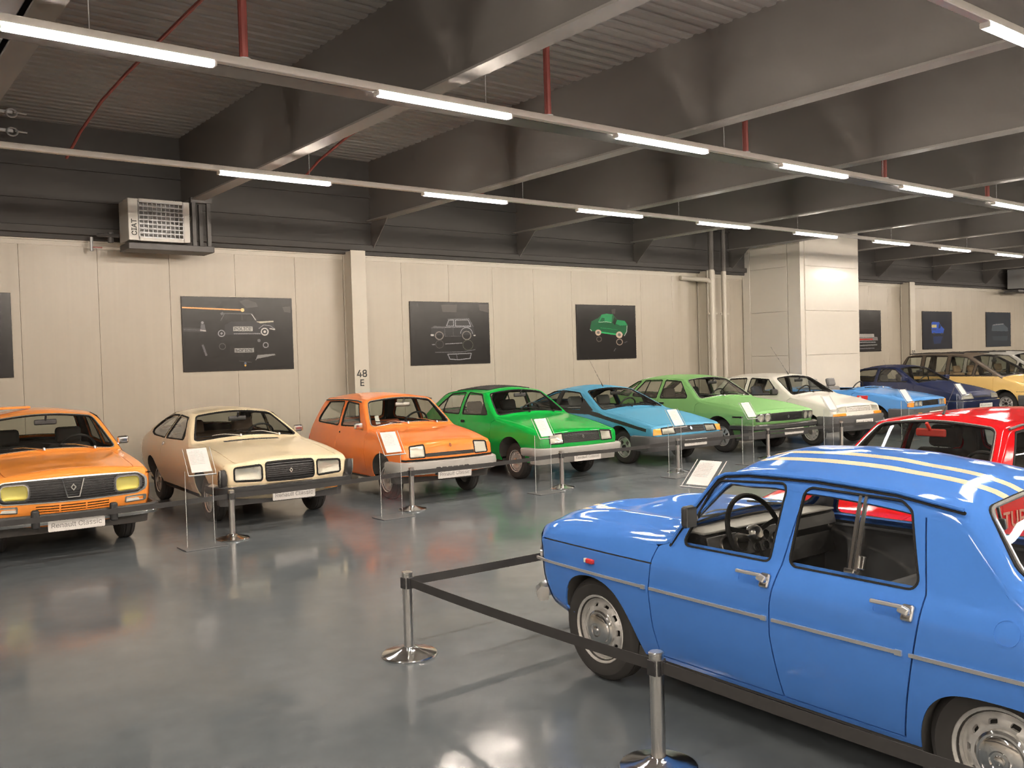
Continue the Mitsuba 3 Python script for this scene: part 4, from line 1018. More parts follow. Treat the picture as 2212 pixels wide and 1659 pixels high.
# ------------------------------------------------------------------ the blue saloon in the foreground
prin('slate_fabric', (.16, .165, .18), .7)
def r8():
    sil = [(.40, .30, .03, .06, .05), (.16, .34, .06, .09, .10), (.03, .46, .08, .11, .14), (0.0, .66, .05, .115, .15, 'nosetop0'), (.012, .775, .03, .11, .13, 'hoodfront'), (.06, .845, .05, .08, .10),
           (.22, .885, .1, .03, .08), (.62, .905, .1, .02, .07), (1.02, .915, .06, .02, .06, 'cowl'), (1.17, .925, .03, .05, .05, 'wsbot'), (1.46, 1.275, .06, .06, .06, 'wstop'), (1.66, 1.30, .15, .075, .08),
           (2.05, 1.305, .25, .08, .09), (2.5, 1.275, .2, .07, .09), (2.74, 1.225, .08, .06, .08, 'rwtop'), (2.96, .955, .05, .06, .06, 'rwbot'), (3.05, .90, .04, .03, .06, 'decktop'), (3.55, .86, .1, .05, .08), (3.88, .80, .08, .06, .09, 'tailtop'), (3.97, .66, .06, .06, .09), (3.96, .44, .06, .05, .07), (3.84, .32, .03, .04, .05)]
    sec = [(.20, .655), (.26, .685), (.34, .708), (.48, .732), (.62, .742), (.70, .743), (.755, .742), (.772, .738), (.80, .728), (.85, .705), (.885, .684), (.92, .672), (1.05, .628), (1.2, .570), (1.30, .52), (1.4, .46)]
    plan = [(-.02, .90), (.05, .93), (.2, .965), (.5, .985), (.9, 1), (2.5, 1), (3.2, .985), (3.6, .95), (3.9, .89), (4.0, .86)]
    bot = [(3.84, .30), (3.3, .27), (3.25, .25), (2.5, .235), (1.0, .235), (.60, .25), (.44, .30)]
    def hump(q, v):
        u, z = c_E(q)
        a = np.abs(v)
        amp = np.interp(u, [.03, .2, .5, 1.0, 1.14], [0, .028, .052, .046, 0]) * (z < 1.0) * (u < 1.3)
        dip = np.interp(u, [.03, .25, .6, 1.0, 1.14], [0, -.03, -.06, -.05, 0]) * (z < 1.0) * (u < 1.3)
        return amp * np.exp(-((a - .74) / .16) ** 2) + dip * np.exp(-(a / .45) ** 2)
    holder = {}
    c_E = lambda q: holder['c'].E(q)
    def mk():
        c = Car.__new__(Car); holder['c'] = c
        c.__init__('royal blue saloon with two cream stripes in the right foreground', (3.60 + .675, 3.835, 88.84), .62, 2.27, sil, sec, plan, bot, 'paint_royal_blue', cell=.035, hump=hump)
        return c
    c = mk()
    fa = c.arch(.62, .295, .285, poly=[(.335, .1), (.335, .36), (.345, .45), (.39, .545), (.47, .595), (.58, .612), (.68, .603), (.78, .565), (.85, .50), (.905, .42), (.945, .33), (.985, .235), (.985, .1)])
    ra = c.arch(2.89, .295, .33, poly=[(2.55, .1), (2.565, .26), (2.585, .36), (2.63, .45), (2.70, .505), (2.80, .525), (3.0, .525), (3.10, .50), (3.18, .44), (3.22, .35), (3.24, .1)])
    W = {'front_door': ([(1.275, .885), (1.40, 1.185), (1.435, 1.225), (1.825, 1.245), (1.845, 1.21), (1.83, .885)], .03), 'rear_door': ([(1.935, .885), (1.945, 1.21), (1.97, 1.24), (2.43, 1.228), (2.485, 1.19), (2.565, .91), (2.55, .885)], .04)}
    cuts = [[(1.02, .9), (1.12, .86), (1.10, .79), (1.075, .62), (1.085, .42), (1.115, .24)], [(1.115, .262), (1.9, .262)], [(1.955, 1.4), (1.955, 1.235), (1.90, .89), (1.865, .70), (1.86, .55), (1.90, .262)], [(1.90, .262), (2.5, .262)],
            [(2.50, 1.4), (2.545, 1.19), (2.60, .875), (2.59, .75), (2.50, .262)], [(.0, .768), (1.10, .768)], [(1.12, .86), (1.19, .90), (1.40, 1.235), (1.5, 1.262), (2.0, 1.278), (2.7, 1.235)]]
    panels = {'front_fender': (.7, .68), 'front_door': (1.5, .6), 'rear_door': (2.2, .6), 'rear_quarter': (2.8, .7), 'sill': (1.5, .245), 'hood_side': (.6, .82)}
    c.ws = ('wsbot', 'wstop')
    for y in (.50, .30):
        c.lamp(Point(y, .64).buffer(.085 if y > .4 else .07), 0, bezel='chrome', bw=.014)
    c.shell([fa, ra], W, cuts, panels,
            [('front_panel', 0, 'hoodfront', None, None), ('hood', 'hoodfront', ('wsbot', -.05), None, None), ('roof', ('wsbot', -.05), 'decktop', None, None), ('engine_lid', 'decktop', 'tailtop', .5, 'rear_quarter'), ('tail_panel', 'tailtop', c.end, None, None)],
            [('windscreen', ('wsbot', .03), ('wstop', -.03), .54, .53, .07), ('rear_window', ('rwtop', .0), ('rwbot', -.01), .592, .605, .08)], gap=.0075, inner='slate_fabric', trimw=.005, glass='clear_glass')
    # gutter over the doors
    g = [(1.20, .90), (1.30, 1.075), (1.415, 1.25), (1.46, 1.272), (1.6, 1.288), (2.0, 1.292), (2.4, 1.272), (2.70, 1.232)]
    c.both('gutter', tube(np.array([c.S(a, b - .012) + [0, .010, 0] for a, b in LineString(g).segmentize(.06).coords]), .009, 6), 'paint_royal_blue')
    c.both('gutter_seal', c.side(LineString([(a, b - .026) for a, b in g]).buffer(.007), .003, .006, cell=.1), 'black_trim')
    # chrome rear window trim
    o = c.glass_poly(('rwtop', .0), ('rwbot', -.01), .592, .605, .08)
    c.add('rear_window_trim', c.top(o.buffer(-.004).difference(o.buffer(-.016)), .012, .012, cell=.06), 'bright_trim')
    # side moulding in four lengths
    for a, b in ((.06, 1.055), (1.085, 1.85), (1.88, 2.525), (2.555, 3.8)):
        c.moulding([(a, .632), (b, .632)], .015, 'bright_trim', off=.009, depth=.012)
        c.moulding([(b - .03, .632), (b, .632)], .022, 'bright_trim', off=.011, depth=.012, name='moulding_tip')
    # stripes
    for yy in (.30, .185):
        for nm, a, b in (('roof_stripe', c.s_top(1.51), c.s_top(2.73)), ('hood_stripe', c.tag['hoodfront'] + .012, c.s_top(1.06)), ('engine_lid_stripe', c.tag['decktop'] + .02, c.tag['tailtop'] - .02)):
            q = np.linspace(a, b, 24); h = c.halfw(q)
            P = Polygon(np.vstack([np.stack([q, (yy + .021) / h * .6], 1), np.stack([q, (yy - .021) / h * .6], 1)[::-1]]))
            c.add(nm, c.top(P, .0012, .0012, cell=.04), 'paint_stripe_cream')
    # door handles: chrome lever on an escutcheon
    for u, z, pn in ((1.775, .808, 'front_door'), (2.485, .802, 'rear_door')):
        M = c.sframe(u, z, 0)
        lev = pjoin([rbox((-.02, .012, .034), (.15, .018, .014), .006), place(rbox((0, 0, 0), (.05, .034, .02), .008), axes((.055, .0, .03), (1, -.3, 0), (0, 1, 0)))], 35)
        k = c.both('door_handle', place2(lev, M), 'bright_trim', c.keys[pn])
        esc = pjoin([rbox((.062, -.004, .008), (.052, .07, .02), .009), lathe([(.001, .035), (.013, .034), (.015, .0)], 14).apply_translation([.066, -.01, 0])], 35)
        c.both('escutcheon', place2(esc, M), 'steel', c.keys[pn])
        c.both('finger_recess', c.side(rect(u - .10, z - .028, u + .085, z + .03, .012).difference(rect(u - .094, z - .022, u + .079, z + .024, .01)), .0025, .003, cell=.05), 'paint_royal_blue', c.keys[pn])
    # rear door sliding glass: chrome bars
    for u in (2.235, 2.262):
        c.both('window_bar', c.side(LineString([(u + .012, .915), (u, 1.235)]).buffer(.007, cap_style=2), .004, .014), 'steel', c.keys['rear_door'])
    c.both('window_catch', place(rbox((0, 0, 0), (.035, .06, .02), .006), c.sframe(2.285, .955, -.016)), 'chrome', c.keys['rear_door'])
    c.both('window_stop', place(rbox((0, 0, 0), (.05, .022, .02), .005), c.sframe(2.25, .912, .006)), 'chrome', c.keys['rear_door'])
    # flasher
    c.both('side_repeater', place(rbox((.012, 0, .008), (.062, .028, .026), .008), c.sframe(.60, .70)), 'lens_red')
    c.both('repeater_lens', place(rbox((-.028, 0, .006), (.026, .026, .02), .006), c.sframe(.60, .70)), 'lens_white')
    # exhaust side flap above the rear wheel
    c.both('fuel_flap_dent', c.side(Point(2.93, .80).buffer(.05).difference(Point(2.93, .80).buffer(.044)), .002, .002), 'paint_royal_blue')
    # bumper
    prof = [(-.02, .385), (.03, .375), (.052, .40), (.055, .44), (.03, .468), (-.02, .46)]
    c.add('front_bumper', c.wrap(.43, .19, [(a + .015, b) for a, b in prof]), 'chrome', smooth=50)
    c.add('rear_bumper', c.wrap(.43, 3.72, prof, rear=True), 'chrome', smooth=50)
    # round front lamps, grille-less nose
    # door mirror on the windscreen pillar
    p = c.S(1.335, 1.03) + [0.0, .01, .0]
    for sg in (1,):
        k = c.add('door_mirror', rbox(p + [-.03, .085, .02], (.042, .085, .115), .02), 'black_plastic', smooth=40)
        c.add('mirror_glass', cbox(p + [-.053, .085, .02], (.004, .07, .1)), 'mirror_glass', k, smooth=False)
        c.add('mirror_arm', pjoin([tube([p, p + [.0, .03, .01], p + [-.03, .085, .02]], .007, 6), lathe([(.001, .012), (.018, .009), (.02, 0)], 14, 'y').apply_translation(p)]), 'chrome', k)
    for y0, L in ((.12, .36), (-.42, .36)): c.wiper(1.14, y0, L, 12, 'steel')
    c.badge(.70, .0001) if 0 else None
    st = dict(m='silver_paint', disc=[(0, -.03), (.095, -.03), (.105, -.018), (.13, -.016), (.150, -.03), (.165, -.05), (.178, -.05)], holes=[('r', 10, .138, .036, .020, .0)], cap=.108, capm='chrome', capd=.018,
              cap_prof=[(.110, -.022), (.108, -.006), (.098, .002), (.09, .003), (.086, .012), (.07, .02), (.04, .024), (.034, .02), (.022, .021), (.018, .03), (.010, .033), (.001, .033)])
    c.wheel(.62, .695, .297, .19, .14, st)
    c.wheel(2.89, .685, .297, .19, .14, st)
    # cabin
    c.seat(1.98, .33, .25, w=.52, h=.52, head=False, fab='slate_fabric'); c.seat(1.98, -.33, .25, w=.52, h=.52, head=False, fab='slate_fabric')
    c.add('rear_bench', pjoin([rbox((c.ua - 2.50, 0, .36), (.48, 1.1, .2), .06), place(rbox((0, 0, .24), (.12, 1.12, .5), .05), axes((c.ua - 2.74, 0, .42), (.95, 0, .3), (0, 1, 0)))]), 'slate_fabric')
    c.add('parcel_shelf', cbox((c.ua - 2.86, 0, .86), (.2, 1.15, .03), .008), 'grey_fabric', smooth=False)
    d = prism([(0, .02), (.16, .03), (.20, .01), (.215, -.05), (.18, -.10), (.21, -.22), (0, -.28)], 1.16)
    k = c.add('dashboard', place(d, axes((c.ua - 1.13, -.58, .90), (-1, 0, 0), (0, 0, 1))), 'black_plastic', smooth=30)
    c.add('dash_top', cbox((c.ua - 1.235, 0, .932), (.20, 1.16, .012), .004), 'grey_plastic', k, smooth=False)
    c.add('dash_panel', place(cbox((0, 0, 0), (.62, .13, .012), .004), axes((c.ua - 1.355, .26, .85), (0, -1, 0), (.25, 0, 1))), 'dark_grey_plastic', k, smooth=False)
    for i, (y, z, r) in enumerate(((.44, .86, .05), (.32, .86, .05), (.20, .875, .03), (.12, .875, .03), (.20, .815, .026), (.12, .815, .026), (.04, .85, .03))):
        g = lathe([(r, 0), (r, .014), (r * .88, .016), (r * .86, .008), (.001, .008)], 20)
        c.add('gauge', place(g, axes((c.ua - 1.362, y, z), (0, -1, 0), (.25, 0, 1))), 'steel', k)
        c.add('gauge_face', place(lathe([(r * .86, .0095), (.001, .0095)], 20), axes((c.ua - 1.362, y, z), (0, -1, 0), (.25, 0, 1))), 'black_trim', k)
    a = np.arange(48) * 2 * np.pi / 48
    ring = tube(np.stack([.205 * np.cos(a), .205 * np.sin(a), a * 0], 1), .0135, 8, closed=True)
    M = axes((c.ua - 1.47, .33, .925), (0, -1, 0), (.36, 0, .93))
    k = c.add('steering_wheel', place(pjoin2([ring] + [bar((0, 0, -.01), (.2 * math.cos(t), .2 * math.sin(t), 0), .022, .006) for t in (math.radians(15), math.radians(165), math.radians(270))]), M), 'black_trim', smooth=40)
    c.add('horn_boss', place(lathe([(.001, .03), (.03, .026), (.045, .01), (.05, -.02), (.03, -.04), (.028, -.28), (.001, -.28)], 20), M), 'steel', k)
    c.inner_mirror(1.5, 1.22, 'black_plastic')
    c.both('sun_visor', cbox((c.ua - 1.62, .3, 1.235), (.16, .42, .012), .004), 'grey_plastic')
    c.both('door_card', c.side(rect(1.2, .34, 1.84, .86, .03).union(rect(1.95, .34, 2.5, .86, .03)), -.05, .02, cell=.1), 'slate_fabric')
    c.both('belt_capping', c.side(LineString([(1.2, .89), (1.82, .893)]).buffer(.012).union(LineString([(1.94, .893), (2.55, .89)]).buffer(.012)), -.032, .02, cell=.1), 'paint_royal_blue')
    return c
r8()

# ------------------------------------------------------------------ the row along the back wall
paint('paint_orange', srgb('fa9c48')); paint('paint_cream', srgb('efdebb')); paint('paint_orange_red', srgb('f48642')); paint('paint_green', srgb('139a3e'))
paint('paint_white', srgb('dcdad2')); paint('paint_sky_blue', srgb('5590d0')); paint('paint_buff', srgb('ecc981')); paint('paint_red', srgb('c8141c'))
def metallic(name, c): return two(name, {'type': 'principled', 'base_color': rgb(c), 'roughness': .38, 'metallic': .35, 'specular': .5, 'clearcoat': 1.0, 'clearcoat_gloss': .97})
metallic('paint_pale_green', srgb('7ab06c')); metallic('paint_lagoon', srgb('549fc4')); metallic('paint_navy', srgb('131f44')); metallic('paint_silver', srgb('b9b8b4')); metallic('paint_taupe', srgb('564c42'))
W_STEEL = dict(m='silver_paint', disc=[(0, -.03), (.07, -.03), (.085, -.02), (.115, -.018), (.14, -.04), (.155, -.05)], holes=[('o', 10, .124, .024, .024, 0)], cap=.062, capd=.02, capm='steel', nut=0)
W_SLOT = dict(m='silver_paint', disc=[(0, -.04), (.06, -.04), (.08, -.028), (.12, -.02), (.14, -.035), (.155, -.05)], holes=[('r', 10, .118, .034, .02, 0)], cap=.05, capd=.014, capm='steel', nut=0)
W_SPOKE4 = dict(m='aluminium', disc=[(0, -.02), (.05, -.02), (.08, -.026), (.14, -.03), (.155, -.045)], holes=[('t', 4, .100, .085, .07, .5)], cap=.038, capd=.012, capm='black_trim')
W_SPOKE8 = dict(m='aluminium', disc=[(0, -.015), (.05, -.02), (.08, -.03), (.14, -.03), (.155, -.045)], holes=[('t', 8, .100, .042, .07, .5)], cap=.04, capd=.014, capm='black_trim')
W_SPORT = dict(m='silver_paint', disc=[(0, -.02), (.05, -.02), (.08, -.03), (.135, -.03), (.155, -.045)], holes=[('t', 5, .098, .062, .066, .5)], cap=.045, capd=.014, capm='chrome')
FACE = -90.0

def r12():
    sil = [(.24, .27, .03, .03, .04), (.10, .36, .06, .05, .08), (.03, .50, .05, .06, .10), (.0, .66, .05, .06, .10), (.005, .80, .03, .06, .08), (.04, .825, .02, .05, .06, 'hoodfront'), (.5, .87, .2, .035, .06), (1.30, .915, .05, .03, .05, 'cowl'), (1.37, .93, .03, .05, .04, 'wsbot'),
           (1.95, 1.325, .08, .05, .05, 'wstop'), (2.15, 1.355, .1, .06, .06), (2.75, 1.36, .2, .06, .06), (3.02, 1.325, .08, .05, .05, 'rwtop'), (3.46, .98, .05, .04, .05, 'rwbot'), (3.55, .955, .04, .03, .05, 'decktop'), (4.26, .84, .06, .04, .06, 'tailtop'), (4.34, .70, .05, .05, .07), (4.33, .45, .05, .04, .06), (4.22, .33, .03, .03, .05)]
    sec = [(.2, .70), (.27, .735), (.4, .775), (.56, .80), (.70, .80), (.82, .785), (.90, .762), (.95, .745), (1.1, .69), (1.25, .625), (1.36, .565), (1.45, .52)]
    plan = [(0, .935), (.12, .955), (.4, .975), (1.0, .995), (1.6, 1), (3.2, 1), (3.9, .965), (4.35, .90)]
    c = Car('orange saloon with yellow headlamps at the left edge', (2.14, 10.83, -93.5), .82, 2.44, sil, sec, plan, [(4.22, .3), (3.7, .27), (3.0, .25), (1.4, .25), (.5, .25), (.26, .27)], 'paint_orange', lift=.03)
    W = {'front_door': ([(1.62, .95), (2.0, 1.30), (2.38, 1.335), (2.36, .945)], .03), 'rear_door': ([(2.47, .945), (2.48, 1.335), (2.92, 1.305), (3.22, .97)], .03)}
    fr = [(-.68, .565), (.68, .565), (.68, .775), (-.68, .775)]
    k = c.slats(fr, .08, 9, cut=[c.nosep([(sg * .39, .588), (sg * .655, .588), (sg * .655, .758), (sg * .39, .758)], .05) for sg in (1, -1)], bars='black_plastic', frame='bright_trim', fw=.008, off=-.02)
    c.lamp([(.40, .598), (.645, .598), (.645, .748), (.40, .748)], .05, refl='reflector_yellow', bezel='steel', bw=.006, off=.012)
    c.lamp([(.50, .475), (.68, .475), (.68, .535), (.50, .535)], .012, name='indicator', refl='lens_white', bezel='steel', bw=.008)
    for z in (.475, .50, .525):
        for y0, y1 in ((-.34, -.13), (-.115, .115), (.13, .34)): c.slot(c.nosep(rect(y0, z - .008, y1, z + .006, .004)), m='paint_orange')
    for y in (.26, -.26): c.slot(c.hoodp(rect(1.16, y - .15, 1.182, y + .15, .005)), 'bonnet_vent')
    c.std([c.arch(.82, .30, .335), c.arch(3.26, .30, .33)], W, [[(1.28, .92), (1.42, .85), (1.40, .25)], [(2.43, 1.4), (2.42, .26)], [(3.02, 1.4), (3.3, .95), (3.2, .72), (3.05, .62), (2.95, .5), (2.9, .26)]], hatch=False, chrome_ws=True)
    # chrome framed front band with grille and yellow lamps
    for sg in (1, -1):
        c.add('headlamp_pod', c.top(c.nosep([(sg * .385, .583), (sg * .66, .583), (sg * .66, .763), (sg * .385, .763)], .06).difference(c.nosep([(sg * .40, .598), (sg * .645, .598), (sg * .645, .748), (sg * .40, .748)], .05)), .004, .02, cell=.05), 'dark_grey_plastic', k)
    q = c.s_nose(.67)
    for a, b in (((-.10, .765), (-.055, .60)), ((-.055, .60), (.055, .60)), ((.055, .60), (.10, .765))):
        P = [c.T(c.s_nose(z), float(c._w(c.s_nose(z), y))) + [.016, 0, 0] for y, z in (a, b)]
        c.add('grille_badge_bar', bar(P[0], P[1], .012, .010), 'chrome', k)
    c.badge(.69, .075, off=.014, parent=k)
    for z, h, m in ((.405, .035, 'black_plastic'), (.36, .028, 'chrome')):
        pr = [(.05, z - h), (.095, z - h), (.11, z), (.095, z + h), (.05, z + h)]
        c.add('front_bumper' if m == 'black_plastic' else 'bumper_blade', c.wrap(.42, .62, pr), m, smooth=50)
    c.both('overrider', rbox((c.ua + .115, .36, .405), (.07, .075, .19), .022), 'black_plastic')
    c.plate(.175, .335, tilt=4)
    c.add('valance', c.wrap(.30, .3, [(-.02, .22), (.02, .22), (.03, .31), (-.02, .31)]), 'underseal')
    for u, pn in ((2.30, 'front_door'), (3.0, 'rear_door')): c.door_handle(u, .83, pn)
    c.moulding([(1.0, .50), (2.88, .50)], .014)
    for y0 in (-.08, .45): c.wiper(1.37, y0, .44, 14, 'chrome', side=-1)
    c.door_mirror(1.62, .955, 'chrome', (.06, .13, .09), sides=(1,), out=.07, arm='chrome')
    c.add('roof_placard', cbox((c.ua - 2.45, -.30, 1.435), (.30, .42, .025), .006), 'paint_orange', smooth=False)
    c.wheel(.82, .705, .292, .168, .15, W_STEEL); c.wheel(3.26, .70, .292, .168, .15, W_STEEL)
    c.cabin(2.12, 2.95, .28, .90, 1.42, mirror=(1.78, 1.27))
def r15():
    sil = [(.30, .27, .03, .03, .04), (.14, .34, .06, .05, .06), (.05, .46, .05, .06, .08), (.0, .54, .04, .065, .09), (.01, .70, .04, .06, .07), (.07, .735, .03, .045, .05, 'hoodfront'), (.6, .82, .25, .03, .06), (1.40, .885, .05, .03, .05, 'cowl'), (1.46, .90, .03, .06, .045, 'wsbot'),
           (2.06, 1.225, .10, .05, .05, 'wstop'), (2.3, 1.25, .12, .05, .06), (2.85, 1.25, .25, .05, .06), (3.0, 1.235, .1, .05, .06, 'rwtop'), (3.75, .98, .1, .04, .06, 'rwbot'), (4.12, .86, .06, .04, .07, 'tailtop'), (4.23, .72, .06, .05, .07), (4.22, .45, .05, .04, .06), (4.1, .33, .03, .03, .05)]
    sec = [(.2, .69), (.27, .72), (.4, .775), (.55, .81), (.66, .815), (.78, .80), (.86, .775), (.93, .745), (1.05, .68), (1.18, .60), (1.27, .54), (1.35, .50)]
    plan = [(0, .93), (.15, .955), (.5, .98), (1.2, .995), (2.0, .985), (2.7, .985), (3.3, 1), (3.9, .96), (4.25, .88)]
    c = Car('cream coupe with large rectangular headlamps', (4.53, 10.99, -93.2), .86, 2.44, sil, sec, plan, [(4.1, .3), (3.6, .27), (3.0, .25), (1.4, .25), (.6, .25), (.32, .27)], 'paint_cream', lift=.03)
    W = {'front_door': ([(1.72, .925), (2.10, 1.195), (2.47, 1.215), (2.66, .905)], .03), 'rear_quarter': ([(2.715, .905), (2.53, 1.215), (2.82, 1.21), (3.10, 1.15), (3.46, .985), (3.44, .955), (3.25, .92)], .03)}
    c.lamp([(.335, .535), (.655, .535), (.655, .69), (.335, .69)], .03, bezel='black_trim', bw=.01)
    k = c.slats([(-.29, .535), (.29, .535), (.29, .695), (-.29, .695)], .025, 8, bars='black_plastic', frame='black_trim', fw=.01)
    c.std([c.arch(.86, .30, .34), c.arch(3.30, .30, .325)], W, [[(1.34, .89), (1.46, .80), (1.45, .25)], [(2.50, 1.3), (2.69, .9), (2.78, .7), (2.74, .26)]], ws=(.575, .57), rw=(.50, .52))
    c.badge(.615, .06, parent=k, off=.012)
    kb = c.add('front_bumper', c.wrap(.42, .50, [(.0, .375), (.07, .37), (.10, .40), (.095, .465), (.05, .485), (.0, .485)]), 'black_plastic', smooth=50)
    c.add('bumper_blade', c.wrap(.42, .36, [(.05, .487), (.10, .468), (.104, .478), (.055, .499)]), 'chrome', kb, smooth=50)
    hp = []
    for z in np.linspace(.47, .70, 7):
        q = float(c.s_nose(z)); hp.append(c.T(q, .645) + [.02, .02, 0])
    c.both('bumper_horn', tube(hp, [.05, .055, .055, .055, .052, .045, .03], 10), 'black_plastic', (kb, kb))
    c.both('horn_blade', tube([p + [.03, .036, 0] for p in hp], .012, 6), 'chrome', (kb, kb))
    for sg in (1, -1):
        c.add('indicator', rbox((c.ua - .0, sg * .52, .375), (.06, .17, .04), .012), 'lens_orange', kb)
        c.add('sidelight', rbox((c.ua - .01, sg * .40, .375), (.06, .07, .04), .012), 'lens_white', kb)
    c.add('valance', c.wrap(.30, .4, [(-.04, .23), (.03, .23), (.05, .37), (-.04, .37)]), 'dark_grey_plastic')
    c.plate(.13, .345, tilt=6)
    c.add('bonnet_vent', c.top(c.hoodp(rect(1.265, -.36, 1.345, .36, .01)), .004, .006, cell=.1), 'black_plastic')
    c.door_handle(2.64, .83, 'front_door', w=.06, h=.05)
    c.moulding([(1.22, .262), (2.95, .262)], .03, 'black_trim', name='sill_trim')
    for y0 in (-.10, .42): c.wiper(1.45, y0, .45, 12, 'silver_paint', side=-1)
    c.door_mirror(1.74, .92, 'chrome', (.06, .13, .09), sides=(1,), out=.07, arm='chrome')
    c.both('quarterlight_bar', c.side(LineString([(1.86, .925), (1.93, 1.085)]).buffer(.008, cap_style=2), .003, .01), 'black_trim', c.keys['front_door'])
    c.both('rear_marker', c.side(rect(4.03, .52, 4.10, .70, .01), .006, .01), 'lens_white')
    c.wheel(.86, .715, .29, .168, .155, W_SPORT, steer=0); c.wheel(3.30, .715, .29, .168, .155, W_SPORT)
    c.cabin(2.30, 2.95, .24, .87, 1.50, fab='brown_fabric', mirror=(1.86, 1.16))
def r5(label='orange three-door hatchback with grey bumper and silver steel wheels', pose=(6.93, 10.95, -94.0), paint='paint_orange_red', fab='orange_fabric', red=False):
    sil = [(.26, .27, .03, .02, .04), (.10, .34, .04, .04, .06), (.03, .45, .05, .05, .08), (.0, .56, .03, .055, .07), (.03, .715, .03, .05, .06), (.09, .745, .03, .04, .05, 'hoodfront'), (.5, .835, .2, .025, .05), (1.02, .905, .04, .025, .05, 'cowl'), (1.08, .925, .03, .06, .035, 'wsbot'),
           (1.50, 1.30, .06, .05, .045, 'wstop'), (1.62, 1.325, .08, .055, .05), (2.2, 1.345, .3, .055, .05), (2.88, 1.325, .08, .05, .05), (2.95, 1.30, .05, .05, .045, 'rwtop'), (3.24, .93, .05, .045, .05, 'rwbot'), (3.40, .70, .05, .045, .06, 'tailtop'), (3.47, .50, .05, .04, .06), (3.42, .34, .04, .03, .05)]
    sec = [(.2, .67), (.26, .70), (.40, .745), (.52, .762), (.62, .76), (.74, .745), (.85, .725), (.92, .705), (1.05, .665), (1.2, .61), (1.33, .55), (1.42, .50)]
    plan = [(0, .93), (.12, .955), (.4, .98), (.9, .998), (1.5, 1), (2.6, 1), (3.1, .965), (3.5, .90)]
    c = Car(label, pose, .66, 2.42, sil, sec, plan, [(3.42, .31), (3.2, .28), (2.6, .25), (1.2, .25), (.5, .25), (.28, .27)], paint, lift=-.05 if red else .03)
    W = {'front_door': ([(1.33, .945), (1.60, 1.255), (2.02, 1.285), (2.02, .93)], .03), 'rear_quarter': ([(2.12, .93), (2.13, 1.285), (2.70, 1.265), (2.98, .985), (2.96, .955)], .04)}
    c.lamp([(.385, .57), (.61, .57), (.60, .72), (.385, .72)], .02, bezel='black_trim', bw=.008, depth=.02)
    k = c.slats([(-.38, .57), (.38, .57), (.38, .618), (-.38, .618)], .008, 3, bars='black_plastic', off=-.03)
    c.std([c.arch(.58, .29, .325), c.arch(3.02, .29, .315)], W, [[(1.02, .90), (1.12, .82), (1.10, .25)], [(2.075, 1.4), (2.075, .9), (2.13, .7), (2.10, .26)]], hw=.55, chrome_ws=True)
    c.both('gutter', tube(np.array([c.S(a, b) + [0, .012, 0] for a, b in LineString([(1.52, 1.285), (1.7, 1.305), (2.2, 1.31), (2.85, 1.29)]).segmentize(.08).coords]), .010, 6), 'dark_grey_plastic')
    c.add('lower_slot', c.top(c.nosep(rect(-.69, .525, .69, .552, .004)), .003, .01), 'black_trim')
    c.badge(.69, .06, off=.006)
    kb = c.add('front_bumper', c.wrap(.45, .36, [(.0, .345), (.055, .345), (.075, .37), (.085, .44), (.075, .505), (.045, .52), (.0, .52)]), 'grey_plastic', smooth=50)
    for i in range(6): c.add('bumper_slot', c.top(c.nosep(rect(-.25 + i * .085, .40, -.185 + i * .085, .475, .006)), .097, .02, cell=.1), 'black_plastic', kb)
    for sg in (1, -1): c.add('indicator', c.top(c.nosep(sorted_rect(sg * .40, .40, sg * .56, .45)), .089, .02, cell=.1), 'lens_white', kb)
    c.add('rear_bumper', c.wrap(.45, 3.2, [(.0, .36), (.06, .36), (.075, .44), (.06, .51), (.0, .52)], rear=True), 'grey_plastic', smooth=50)
    c.add('valance', c.wrap(.30, .36, [(-.04, .22), (.02, .22), (.04, .35), (-.04, .35)]), 'underseal')
    if not red: c.plate(.12, .335, tilt=4)
    c.keyhole(2.02, .835, 'front_door')
    for y0 in (-.08, .40): c.wiper(1.08, y0, .40, 14, 'chrome', side=-1)
    if not red: c.door_mirror(1.22, .90, 'chrome', (.055, .13, .09), sides=(-1,), out=.07, arm='chrome')
    if not red: c.add('tax_disc', c.top(sbox(c.tag['wsbot'] + .07, -.50, c.tag['wsbot'] + .24, -.44), -.012, .001, cell=.1), 'paper_white')
    c.both('tail_lamp', c.side(rect(3.30, .62, 3.40, .82, .02).intersection(c.region), .004, .01), 'lens_red')
    c.wheel(.58, .68, .275, .168, .14, W_SLOT); c.wheel(3.02, .67, .275, .168, .14, W_SLOT)
    c.cabin(1.72, 2.52, .24, .90, 1.12, fab=fab, head=red, ws=.5, hseat=.72 if red else .55, mirror=None if red else (1.36, 1.23, 'steel'))
    if red:
        c.inner_mirror(1.42, 1.235, 'red_trim', w=.26)
        c.antenna(1.60, .0, .30, 38)
        c.add('door_card', pjoin([c.side(rect(1.2, .34, 2.0, .86, .03), -.05, .02, cell=.1), as_pm(c.side(rect(1.2, .34, 2.0, .86, .03), -.05, .02, cell=.1)).mirror()]), 'red_trim')
        t = meshkit.text_mesh('TURBO', .11, .002, bold=True)
        c.add('lettering', place(t, place2_frame(c, 1.09, .60)), 'turbo_text', smooth=False)
def sorted_rect(a, z0, b, z1, r=.006): return rect(min(a, b), z0, max(a, b), z1, r)
